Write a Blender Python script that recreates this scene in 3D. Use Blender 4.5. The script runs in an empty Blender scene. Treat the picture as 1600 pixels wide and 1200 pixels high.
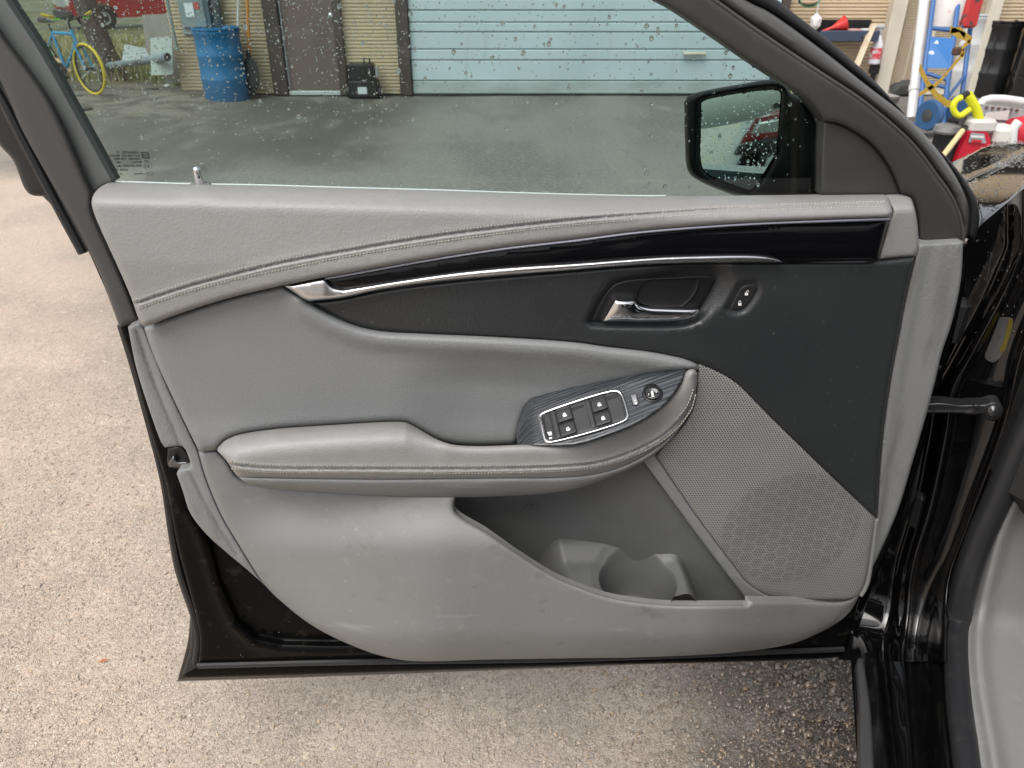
import bpy, bmesh, math, random
import numpy as np
from mathutils import Vector, Matrix
from mathutils.geometry import delaunay_2d_cdt

random.seed(7); rng = np.random.default_rng(7)
S = bpy.context.scene
COL = S.collection
R = math.radians

# ------------------------------------------------------------------ camera
PW, PH, F = 1600.0, 1200.0, 1180.0
CAM = np.array([0.0, 0.0, 1.27]); PITCH = R(29.0)
cam_d = bpy.data.cameras.new('camera'); cam = bpy.data.objects.new('camera', cam_d)
COL.objects.link(cam); S.camera = cam
cam.location = CAM; cam.rotation_euler = (R(90) - PITCH, 0, 0)
cam_d.sensor_width = 36.0; cam_d.lens = 36.0 * F / PW
cam_d.clip_start = 0.02; cam_d.clip_end = 2000
cam_d.dof.use_dof = True; cam_d.dof.focus_distance = 0.98; cam_d.dof.aperture_fstop = 13.0

# ------------------------------------------------------------------ world, sun, exposure
W = bpy.data.worlds.new('World'); S.world = W; W.use_nodes = True
wn = W.node_tree; wn.nodes.clear()
wo = wn.nodes.new('ShaderNodeOutputWorld'); bg = wn.nodes.new('ShaderNodeBackground')
sky = wn.nodes.new('ShaderNodeTexSky'); sky.sky_type = 'NISHITA'; sky.sun_disc = False
SUN_EL, SUN_AZ = R(58), R(215)          # high soft sun, behind the camera on the open yard side
sky.sun_elevation = SUN_EL; sky.sun_rotation = SUN_AZ
sky.air_density = 1.0; sky.dust_density = 4.0; sky.ozone_density = 1.0
hs = wn.nodes.new('ShaderNodeHueSaturation'); hs.inputs['Saturation'].default_value = 0.22
wn.links.new(sky.outputs[0], hs.inputs['Color']); wn.links.new(hs.outputs[0], bg.inputs[0])
wn.links.new(bg.outputs[0], wo.inputs[0]); bg.inputs[1].default_value = 0.15
sun_d = bpy.data.lights.new('sun', 'SUN'); sun = bpy.data.objects.new('sun', sun_d); COL.objects.link(sun)
sun_d.energy = 1.1; sun_d.angle = R(40); sun_d.color = (1.0, 0.95, 0.88)
sun.rotation_euler = Vector((math.sin(SUN_AZ)*math.cos(SUN_EL), math.cos(SUN_AZ)*math.cos(SUN_EL), math.sin(SUN_EL))).to_track_quat('Z', 'Y').to_euler()
S.view_settings.view_transform = 'Standard'; S.view_settings.look = 'None'
S.view_settings.gamma = 1.0; S.view_settings.use_curve_mapping = False
S.view_settings.exposure = 0.68
S.cycles.use_denoising = True
S.cycles.max_bounces = 10; S.cycles.transparent_max_bounces = 24; S.cycles.caustics_reflective = False

# ------------------------------------------------------------------ measuring: pixels of the 1600x1200 photograph to places
sp_, cp_ = math.sin(PITCH), math.cos(PITCH)
def rays(P):
    P = np.atleast_2d(np.asarray(P, float))
    x = (P[:, 0] - PW/2) / F; y = (PH/2 - P[:, 1]) / F
    return np.stack([x, cp_ + y*sp_, -sp_ + y*cp_], 1)
def at(px, py, Y):
    d = rays([(px, py)])[0]; return CAM + d * (Y / d[1])
def gnd(px, py, z=0.0):
    d = rays([(px, py)])[0]; return CAM + d * ((z - CAM[2]) / d[2])
# door plane
YAW = R(2.5)
DP = np.array([0.0, 0.86, 0.0]); DT = np.array([math.cos(YAW), math.sin(YAW), 0]); DN = np.array([math.sin(YAW), -math.cos(YAW), 0])
def on_door(P, w):
    d = rays(P); w = np.broadcast_to(np.asarray(w, float), (len(d),))
    s = ((DP - CAM) @ DN + w) / (d @ DN)
    return CAM + d * s[:, None]
# the car's body: axis a (forward), b (to its inside)
CY = R(18.6); CA = np.array([math.sin(CY), math.cos(CY), 0]); CB = np.array([math.cos(CY), -math.sin(CY), 0])
HP = np.array([0.60, 0.93, 0.0])
def on_body(P, w, z=None, k=0.02):
    d = rays(P); w = np.broadcast_to(np.asarray(w, float), (len(d),))
    s = ((HP - CAM) @ -CA + w) / (d @ -CA)
    if z is not None:
        z = np.broadcast_to(np.asarray(z, float), (len(d),))
        s2 = np.where(d[:, 2] < -1e-3, (z - CAM[2]) / np.minimum(d[:, 2], -1e-3), 9)
        s2 = np.clip(s2, 0, 9)
        h = np.clip(0.5 + 0.5*(s2 - s)/k, 0, 1); s = s2*(1-h) + s*h - k*h*(1-h)
    return CAM + d * s[:, None]
def on_level(P, z):
    d = rays(P); z = np.broadcast_to(np.asarray(z, float), (len(d),))
    return CAM + d * ((z - CAM[2]) / d[:, 2])[:, None]

# ------------------------------------------------------------------ materials
def mat(name, col, rough=0.6, metal=0.0, spec=0.5, bump=None, var=None, emit=None, coat=0.0, trans=0.0, ior=1.45, alpha=None, sheen=0.0):
    """bump: list of (kind, scale, strength, distance); var: list of (scale, colour, lo, hi[, detail, stretch])"""
    m = bpy.data.materials.new(name); m.use_nodes = True
    nt = m.node_tree; N = nt.nodes; L = nt.links
    b = N['Principled BSDF']
    b.inputs['Base Color'].default_value = (*col, 1); b.inputs['Roughness'].default_value = rough
    b.inputs['Metallic'].default_value = metal; b.inputs['Specular IOR Level'].default_value = spec
    b.inputs['Coat Weight'].default_value = coat; b.inputs['Coat Roughness'].default_value = 0.03
    b.inputs['Transmission Weight'].default_value = trans; b.inputs['IOR'].default_value = ior
    if sheen: b.inputs['Sheen Weight'].default_value = sheen
    tc = N.new('ShaderNodeTexCoord')
    prev = None
    for v in (var or []):
        sc, c2, lo, hi = v[:4]; det = v[4] if len(v) > 4 else 4; st = v[5] if len(v) > 5 else None
        src = tc.outputs['Object']
        if st:
            mp = N.new('ShaderNodeMapping'); mp.inputs['Scale'].default_value = st; L.new(src, mp.inputs[0]); src = mp.outputs[0]
        n = N.new('ShaderNodeTexNoise'); n.inputs['Scale'].default_value = sc; n.inputs['Detail'].default_value = det
        L.new(src, n.inputs['Vector'])
        r = N.new('ShaderNodeMapRange'); r.inputs[1].default_value = lo; r.inputs[2].default_value = hi
        L.new(n.outputs['Fac'], r.inputs[0])
        mx = N.new('ShaderNodeMix'); mx.data_type = 'RGBA'
        L.new(r.outputs[0], mx.inputs[0])
        if prev: L.new(prev, mx.inputs[6])
        else: mx.inputs[6].default_value = (*col, 1)
        mx.inputs[7].default_value = (*c2, 1); prev = mx.outputs[2]
    if prev: L.new(prev, b.inputs['Base Color'])
    nb = None
    for kind, sc, stg, dist in (bump or []):
        if kind == 'v':
            t = N.new('ShaderNodeTexVoronoi'); t.inputs['Scale'].default_value = sc; o = t.outputs['Distance']
        elif kind == 'e':
            t = N.new('ShaderNodeTexVoronoi'); t.feature = 'SMOOTH_F1'; t.inputs['Scale'].default_value = sc; o = t.outputs['Distance']
        else:
            t = N.new('ShaderNodeTexNoise'); t.inputs['Scale'].default_value = sc; t.inputs['Detail'].default_value = 3; o = t.outputs['Fac']
        L.new(tc.outputs['Object'], t.inputs['Vector'])
        bp = N.new('ShaderNodeBump'); bp.inputs['Strength'].default_value = stg; bp.inputs['Distance'].default_value = dist
        if kind in 've': bp.invert = True
        L.new(o, bp.inputs['Height'])
        if nb: L.new(nb, bp.inputs['Normal'])
        nb = bp.outputs[0]
    if nb: L.new(nb, b.inputs['Normal'])
    return m

GR = [('v', 380, 0.30, 0.0007), ('n', 170, 0.18, 0.0007)]      # leather grain
M = {}
M['pad'] = mat('light_grey_leather', (.256, .251, .244), .47, bump=GR, var=[(6, (.232, .227, .221), .45, .7), (60, (.234, .228, .22), .5, .8)])
M['insert'] = mat('grey_leather', (.197, .203, .204), .44, bump=GR, var=[(5, (.186, .193, .195), .45, .7), (50, (.192, .196, .194), .52, .8)])
M['plastic'] = mat('grey_grained_plastic', (.196, .198, .196), .49, bump=[('v', 420, .32, .0007), ('n', 200, .15, .0006)],
                   var=[(7, (.180, .181, .178), .45, .75), (45, (.23, .228, .222), .62, .8), (110, (.265, .262, .256), .70, .76, 3), (30, (.150, .146, .138), .63, .76, 6), (14, (.255, .254, .25), .66, .72, 6, (.3, 1, 2))])
M['border'] = mat('grey_border_plastic', (.200, .204, .205), .50, bump=[('v', 380, .4, .0008)],
                  var=[(14, (.145, .142, .137), .52, .75, 5, (3, 3, .6))])
M['charcoal'] = mat('charcoal_vinyl', (.029, .031, .0325), .32, bump=[('v', 360, .32, .0007), ('n', 170, .18, .0007)], var=[(5, (.023, .025, .0265), .45, .7), (160, (.06, .06, .06), .70, .74, 2)])
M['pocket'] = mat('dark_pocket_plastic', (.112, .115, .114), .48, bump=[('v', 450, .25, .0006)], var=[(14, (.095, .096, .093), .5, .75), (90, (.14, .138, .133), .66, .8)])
M['piano'] = mat('gloss_black_trim', (.004, .004, .005), .07, spec=.3)
M['chrome'] = mat('satin_chrome', (.66, .66, .67), .27, 1.0)
M['brightchrome'] = mat('bright_chrome', (.75, .75, .76), .06, 1.0)
M['paint'] = mat('black_car_paint', (.003, .003, .0035), .05, spec=.45, coat=.6, var=[(30, (.006, .006, .006), .5, .8)])
M['wetpaint'] = mat('black_wet_door_paint', (.003, .003, .003), .16, spec=.10, bump=[('n', 60, .1, .002)], var=[(40, (.018, .016, .013), .60, .75)])
M['rubber'] = mat('black_rubber', (.016, .016, .017), .5, bump=[('n', 90, .2, .001)])
M['sealrub'] = mat('door_seal_rubber', (.02, .021, .023), .38, bump=[('n', 150, .15, .001)], var=[(18, (.045, .044, .042), .6, .8, 5, (2, 2, .5))])
M['sash'] = mat('sash_trim', (.055, .053, .051), .55, bump=[('n', 900, .25, .0004)], var=[(9, (.068, .065, .062), .45, .7)])
M['pillar'] = mat('dark_pillar_trim', (.043, .042, .040), .42, bump=[('n', 900, .25, .0004)], var=[(9, (.052, .050, .047), .45, .7)])
M['ridge'] = mat('ridge_highlight', (.075, .073, .069), .30, bump=[('n', 900, .15, .0003)])  # paler than the pillar trim: the ridge's highlight is put into the colour
M['channel'] = mat('glass_channel', (.105, .114, .110), .55, bump=[('n', 700, .3, .0006)], var=[(16, (.09, .097, .094), .45, .7)])
M['blackplastic'] = mat('black_plastic', (.012, .012, .013), .35, bump=[('n', 700, .15, .0004)])
M['button'] = mat('switch_black', (.018, .018, .02), .42, bump=[('n', 900, .1, .0003)], var=[(70, (.03, .03, .032), .5, .75)])
M['well'] = mat('switch_well', (.028, .029, .032), .45)
M['white'] = mat('white_print', (.75, .75, .74), .6)
M['ink'] = mat('black_print', (.012, .013, .013), .7)
M['thread'] = mat('cream_thread', (.44, .42, .37), .75)
M['steel'] = mat('dull_steel', (.16, .16, .165), .35, .9)
M['housing'] = mat('mirror_housing', (.012, .012, .013), .38, bump=[('n', 800, .2, .0004)])
M['mirror'] = mat('mirror_silver', (.86, .88, .88), .015, 1.0)
# brushed dark wood-like switch plate: streaks along the door
def brushed_mat():
    m = mat('streaked_dark_trim', (.02, .022, .025), .26, coat=.3); nt = m.node_tree; N = nt.nodes; L = nt.links; b = N['Principled BSDF']
    P0, P1, P2 = (on_door([p], w_)[0] for p, w_ in (((850, 690), .091), ((1050, 612), .064), ((830, 640), .050)))
    inv = Matrix.Rotation(-YAW, 3, 'Z'); d1 = (inv @ Vector(P1-P0)).normalized(); d2 = (inv @ Vector(P2-P0)); d2 = (d2 - d1*d2.dot(d1)).normalized()
    tc = N.new('ShaderNodeTexCoord'); cx = N.new('ShaderNodeCombineXYZ')
    for k, (d, sc) in enumerate(((d1, 9.0), (d2, 620.0))):
        vm = N.new('ShaderNodeVectorMath'); vm.operation = 'DOT_PRODUCT'; L.new(tc.outputs['Object'], vm.inputs[0]); vm.inputs[1].default_value = d*sc
        L.new(vm.outputs['Value'], cx.inputs[k])
    n = N.new('ShaderNodeTexNoise'); n.inputs['Scale'].default_value = 1.0; n.inputs['Detail'].default_value = 1.5; L.new(cx.outputs[0], n.inputs[0])
    r = N.new('ShaderNodeMapRange'); r.inputs[1].default_value = .42; r.inputs[2].default_value = .68; L.new(n.outputs['Fac'], r.inputs[0])
    mx = N.new('ShaderNodeMix'); mx.data_type = 'RGBA'; L.new(r.outputs[0], mx.inputs[0]); mx.inputs[6].default_value = (.014, .016, .019, 1); mx.inputs[7].default_value = (.085, .094, .104, 1); L.new(mx.outputs[2], b.inputs['Base Color'])
    return m
M['brushed'] = brushed_mat()
# perforated grille: hexagonal holes worked out from the door coordinates
def grille_mat():
    m = bpy.data.materials.new('perforated_grille'); m.use_nodes = True
    nt = m.node_tree; N = nt.nodes; L = nt.links; b = N['Principled BSDF']
    tc = N.new('ShaderNodeTexCoord'); sx = N.new('ShaderNodeSeparateXYZ'); L.new(tc.outputs['Object'], sx.inputs[0])
    P = 0.0037; H = P * 0.866
    def mth(op, a, bb=None, c=None):
        n = N.new('ShaderNodeMath'); n.operation = op
        for i, v in enumerate((a, bb, c)):
            if v is None: continue
            if isinstance(v, (int, float)): n.inputs[i].default_value = v
            else: L.new(v, n.inputs[i])
        return n.outputs[0]
    def lattice(ox, oz):
        fx = mth('WRAP', mth('ADD', sx.outputs['X'], ox), P/2, -P/2)
        fz = mth('WRAP', mth('ADD', sx.outputs['Z'], oz), H, -H)
        return mth('SQRT', mth('ADD', mth('MULTIPLY', fx, fx), mth('MULTIPLY', fz, fz)))
    d = mth('MINIMUM', lattice(0, 0), lattice(P/2, H))
    mr = N.new('ShaderNodeMapRange'); mr.interpolation_type = 'SMOOTHSTEP'
    mr.inputs[1].default_value = 0.00080; mr.inputs[2].default_value = .00125; L.new(d, mr.inputs[0])
    n = N.new('ShaderNodeTexNoise'); n.inputs['Scale'].default_value = 9; L.new(tc.outputs['Object'], n.inputs['Vector'])
    mr2 = N.new('ShaderNodeMapRange'); mr2.inputs[1].default_value = .4; mr2.inputs[2].default_value = .7; L.new(n.outputs[0], mr2.inputs[0])
    c0 = N.new('ShaderNodeMix'); c0.data_type = 'RGBA'; L.new(mr2.outputs[0], c0.inputs[0])
    c0.inputs[6].default_value = (.25, .247, .238, 1); c0.inputs[7].default_value = (.215, .211, .202, 1)
    # things seen through the holes: darker over the round speaker cone
    n3 = N.new('ShaderNodeTexNoise'); n3.inputs['Scale'].default_value = 22; n3.inputs['Detail'].default_value = 4; L.new(tc.outputs['Object'], n3.inputs['Vector'])
    mr3 = N.new('ShaderNodeMapRange'); mr3.inputs[1].default_value = .45; mr3.inputs[2].default_value = .65; L.new(n3.outputs[0], mr3.inputs[0])
    ch = N.new('ShaderNodeMix'); ch.data_type = 'RGBA'; L.new(mr3.outputs[0], ch.inputs[0])
    ch.inputs[6].default_value = (.06, .06, .058, 1); ch.inputs[7].default_value = (.03, .03, .03, 1)
    sc = Matrix.Rotation(-YAW, 3, 'Z') @ Vector(on_door([(1232, 822)], .02)[0] - HP)
    dx = mth('SUBTRACT', sx.outputs['X'], sc.x); dz = mth('SUBTRACT', sx.outputs['Z'], sc.z)
    rr = mth('SQRT', mth('ADD', mth('MULTIPLY', dx, dx), mth('MULTIPLY', dz, dz)))
    cr = N.new('ShaderNodeMapRange'); cr.interpolation_type = 'SMOOTHSTEP'; cr.inputs[1].default_value = .104; cr.inputs[2].default_value = .098; L.new(rr, cr.inputs[0])
    Q = .0200; QH = Q*.866
    def hexd(ox, oz):
        fx = mth('ABSOLUTE', mth('WRAP', mth('ADD', sx.outputs['Z'], ox), Q/2, -Q/2)); fz = mth('ABSOLUTE', mth('WRAP', mth('ADD', sx.outputs['X'], oz), QH, -QH))
        return mth('MAXIMUM', fx, mth('ADD', mth('MULTIPLY', fx, .5), mth('MULTIPLY', fz, .866)))
    hd = mth('MINIMUM', hexd(0, 0), hexd(Q/2, QH))
    hl = N.new('ShaderNodeMapRange'); hl.interpolation_type = 'SMOOTHSTEP'; hl.inputs[1].default_value = .0078; hl.inputs[2].default_value = .0092; L.new(hd, hl.inputs[0])
    cell = mth('MULTIPLY', cr.outputs[0], mth('SUBTRACT', 1.0, hl.outputs[0]))
    def shade(src, col_, f):
        k_ = N.new('ShaderNodeMix'); k_.data_type = 'RGBA'; L.new(mth('MULTIPLY', cell, f), k_.inputs[0]); L.new(src, k_.inputs[6]); k_.inputs[7].default_value = (*col_, 1); return k_
    ch = shade(ch.outputs[2], (.010, .010, .010), .8); c0 = shade(c0.outputs[2], (.15, .147, .14), .36)
    mx = N.new('ShaderNodeMix'); mx.data_type = 'RGBA'; L.new(mr.outputs[0], mx.inputs[0])
    L.new(ch.outputs[2], mx.inputs[6]); L.new(c0.outputs[2], mx.inputs[7])
    L.new(mx.outputs[2], b.inputs['Base Color']); b.inputs['Roughness'].default_value = .55
    bp = N.new('ShaderNodeBump'); bp.inputs['Strength'].default_value = .6; bp.inputs['Distance'].default_value = .0006
    L.new(mr.outputs[0], bp.inputs['Height']); L.new(bp.outputs[0], b.inputs['Normal'])
    return m
M['grille'] = grille_mat()
# thin window glass: tinted see-through with a clear-coat reflection
def glass_mat(name, tint, ior=1.5):
    m = bpy.data.materials.new(name); m.use_nodes = True
    nt = m.node_tree; N = nt.nodes; L = nt.links; N.clear()
    o = N.new('ShaderNodeOutputMaterial'); mix = N.new('ShaderNodeMixShader'); t = N.new('ShaderNodeBsdfTransparent')
    g = N.new('ShaderNodeBsdfGlossy'); fr = N.new('ShaderNodeFresnel'); fr.inputs[0].default_value = ior
    t.inputs[0].default_value = (*tint, 1); g.inputs['Roughness'].default_value = .01
    L.new(fr.outputs[0], mix.inputs[0]); L.new(t.outputs[0], mix.inputs[1]); L.new(g.outputs[0], mix.inputs[2]); L.new(mix.outputs[0], o.inputs[0])
    return m
M['glass'] = glass_mat('tinted_window_glass', (.56, .68, .645))
M['water'] = mat('water_bead', (1, 1, 1), .0, trans=1.0, ior=1.33)

# ------------------------------------------------------------------ object helpers
def tag(o, label=None, cat=None, group=None, kind=None):
    if label: o['label'] = label
    if cat: o['category'] = cat
    if group: o['group'] = group
    if kind: o['kind'] = kind
    return o
def thing(name, label, cat, loc=(0, 0, 0), rz=0.0, group=None):
    o = bpy.data.objects.new(name, None); COL.objects.link(o); o.empty_display_size = .1
    o.location = tuple(float(v) for v in loc); o.rotation_euler = (0, 0, rz)
    return tag(o, label, cat, group)
def root_matrix(o):
    while o.parent: o = o.parent
    return o.matrix_basis.copy()
def link(name, V, Fc, m, parent=None, smooth=True, world=False, kind=None, flat_angle=None):
    V = np.asarray(V, float)
    if parent is not None and world:
        Mi = np.array(root_matrix(parent).inverted()); V = V @ Mi[:3, :3].T + Mi[:3, 3]
    me = bpy.data.meshes.new(name); me.from_pydata(V.tolist(), [], [list(map(int, f)) for f in Fc])
    me.materials.append(m); me.update()
    if smooth:
        me.polygons.foreach_set('use_smooth', [True]*len(me.polygons))
    o = bpy.data.objects.new(name, me); COL.objects.link(o)
    if parent is not None: o.parent = parent
    if kind: o['kind'] = kind
    if flat_angle is not None and smooth:
        me.set_sharp_from_angle(angle=R(flat_angle))
    return o
class MB:
    def __init__(s): s.V = []; s.F = []
    def add(s, V, Fc):
        n = len(s.V); s.V.extend([tuple(map(float, v)) for v in V]); s.F.extend([[i + n for i in f] for f in Fc]); return s
    def box(s, c, d, rz=0.0, rot=None, ch=0.0):
        """box with optional chamfered upright and top edges"""
        c = np.array(c, float); hx, hy, hz = (np.array(d, float) / 2)
        q = min(ch, hx*.9, hy*.9, hz*.9)
        Mx = np.array((rot if rot is not None else Matrix.Rotation(rz, 3, 'Z')))
        if q <= 0:
            V = [(x, y, z) for z in (-hz, hz) for x, y in ((-hx, -hy), (hx, -hy), (hx, hy), (-hx, hy))]
            Fc = [(3, 2, 1, 0), (4, 5, 6, 7)] + [(i, (i+1) % 4, 4 + (i+1) % 4, 4 + i) for i in range(4)]
        else:
            def ring(x, y, z, k): return [(-x+k, -y, z), (x-k, -y, z), (x, -y+k, z), (x, y-k, z), (x-k, y, z), (-x+k, y, z), (-x, y-k, z), (-x, -y+k, z)]
            V = ring(hx-q, hy-q, -hz, q*.4) + ring(hx, hy, -hz+q, q) + ring(hx, hy, hz-q, q) + ring(hx-q, hy-q, hz, q*.4)
            Fc = [tuple(range(7, -1, -1)), tuple(range(24, 32))]
            for r_ in range(3):
                for i in range(8): Fc.append((r_*8+i, r_*8+(i+1) % 8, r_*8+8+(i+1) % 8, r_*8+8+i))
        return s.add((np.array(V) @ Mx.T + c), Fc)
    def tube(s, pts, r, n=8, cap=True, flat=1.0, closed=False):
        pts = np.array(pts, float); k = len(pts); r = np.broadcast_to(np.asarray(r, float), (k,))
        if closed: tan = np.roll(pts, -1, 0) - np.roll(pts, 1, 0)
        else: tan = np.gradient(pts, axis=0)
        tan /= np.linalg.norm(tan, axis=1)[:, None] + 1e-12
        up = np.array([0, 0, 1.0]) if abs(tan[0][2]) < .9 else np.array([0, 1.0, 0])
        V = []; Fc = []
        x = np.cross(up, tan[0]); x /= np.linalg.norm(x)
        for i in range(k):
            x = x - tan[i]*(x @ tan[i]); x /= np.linalg.norm(x) + 1e-12; y = np.cross(tan[i], x)
            for j in range(n):
                a = 2*math.pi*j/n; V.append(pts[i] + r[i]*(math.cos(a)*x + flat*math.sin(a)*y))
        for i in range(k if closed else k-1):
            for j in range(n):
                i2 = (i+1) % k
                Fc.append((i*n+j, i*n+(j+1) % n, i2*n+(j+1) % n, i2*n+j))
        if cap and not closed:
            Fc.append(tuple(range(n-1, -1, -1))); Fc.append(tuple(range((k-1)*n, k*n)))
        return s.add(V, Fc)
    def lathe(s, prof, c=(0, 0, 0), n=24, rot=None):
        V = []; Fc = []; k = len(prof); c = np.array(c, float)
        Mx = np.array(rot) if rot is not None else np.eye(3)
        for rr, z in prof:
            for j in range(n):
                a = 2*math.pi*j/n; V.append(Mx @ np.array([rr*math.cos(a), rr*math.sin(a), z]) + c)
        for i in range(k-1):
            for j in range(n): Fc.append((i*n+j, i*n+(j+1) % n, (i+1)*n+(j+1) % n, (i+1)*n+j))
        Fc.append(tuple(range(n-1, -1, -1))); Fc.append(tuple(range((k-1)*n, k*n)))
        return s.add(V, Fc)
    def ball(s, c, r, n=8, sq=(1, 1, 1)):
        pr = [(max(1e-4, r*math.sin(math.pi*i/n)), -r*math.cos(math.pi*i/n)) for i in range(n+1)]
        k0 = len(s.V); s.lathe(pr, (0, 0, 0), n*2)
        for i in range(k0, len(s.V)): v = s.V[i]; s.V[i] = (v[0]*sq[0]+c[0], v[1]*sq[1]+c[1], v[2]*sq[2]+c[2])
        return s
    def prism(s, out, y0, y1):
        """outline of (x, z) points pushed from y0 to y1"""
        n = len(out)
        V = [(x, y0, z) for x, z in out] + [(x, y1, z) for x, z in out]
        return s.add(V, [tuple(range(n)), tuple(range(2*n-1, n-1, -1))] + [(i, n+i, n+(i+1) % n, (i+1) % n) for i in range(n)])
    def build(s, name, m, parent=None, smooth=True, world=False, kind=None, ang=35):
        return link(name, s.V, s.F, m, parent, smooth, world, kind, flat_angle=ang)

# ------------------------------------------------------------------ smooth curves and filled panels
def sm(pts, step=5.0):
    """Catmull-Rom through points, resampled about every `step`"""
    p = np.array(pts, float)
    if len(p) == 2: 
        n = max(1, int(np.linalg.norm(p[1]-p[0])/step)); return np.array([p[0] + (p[1]-p[0])*i/n for i in range(n+1)])
    q = np.vstack([2*p[0]-p[1], p, 2*p[-1]-p[-2]]); out = []
    for i in range(1, len(q)-2):
        p0, p1, p2, p3 = q[i-1:i+3]
        t = [0]
        for a, b in ((p0, p1), (p1, p2), (p2, p3)): t.append(t[-1] + max(1e-6, np.linalg.norm(b-a))**.5)
        n = max(1, int(np.linalg.norm(p2-p1)/step))
        for j in range(n):
            x = t[1] + (t[2]-t[1])*j/n
            A1 = p0*(t[1]-x)/(t[1]-t[0]) + p1*(x-t[0])/(t[1]-t[0]); A2 = p1*(t[2]-x)/(t[2]-t[1]) + p2*(x-t[1])/(t[2]-t[1]); A3 = p2*(t[3]-x)/(t[3]-t[2]) + p3*(x-t[2])/(t[3]-t[2])
            B1 = A1*(t[2]-x)/(t[2]-t[0]) + A2*(x-t[0])/(t[2]-t[0]); B2 = A2*(t[3]-x)/(t[3]-t[1]) + A3*(x-t[1])/(t[3]-t[1])
            out.append(B1*(t[2]-x)/(t[2]-t[1]) + B2*(x-t[1])/(t[2]-t[1]))
    out.append(p[-1]); return np.array(out)
def cat(*segs, step=5.0):
    o = np.vstack([sm(s_, step) for s_ in segs])
    keep = [0]
    for i in range(1, len(o)):
        if np.linalg.norm(o[i]-o[keep[-1]]) > .6: keep.append(i)
    if np.linalg.norm(o[keep[-1]]-o[0]) < .6: keep.pop()
    return o[keep]
def seg_dist(P, A, closed=True):
    """distance from points to a polyline"""
    A = np.asarray(A, float); B = np.roll(A, -1, 0) if closed else A[1:]; A = A if closed else A[:-1]
    out = np.full(len(P), 1e9); d = B-A; l2 = (d*d).sum(1) + 1e-12
    for i in range(0, len(P), 4000):
        q = P[i:i+4000]; r = q[:, None, :] - A[None]
        t = np.clip((r*d[None]).sum(2)/l2[None], 0, 1)
        e = r - t[..., None]*d[None]; out[i:i+4000] = np.sqrt((e*e).sum(2).min(1))
    return out
def inside(P, poly):
    x, y = P[:, 0], P[:, 1]; r = np.zeros(len(P), bool); j = len(poly)-1
    for i in range(len(poly)):
        xi, yi = poly[i]; xj, yj = poly[j]
        if yi != yj:
            r ^= ((yi > y) != (yj > y)) & (x < (xj-xi)*(y-yi)/(yj-yi) + xi)
        j = i
    return r
def sst(x): x = np.clip(x, 0, 1); return x*x*(3-2*x)
def yon(curve, px):
    c = np.asarray(curve); o = np.argsort(c[:, 0]); return np.interp(px, c[o, 0], c[o, 1])
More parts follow.
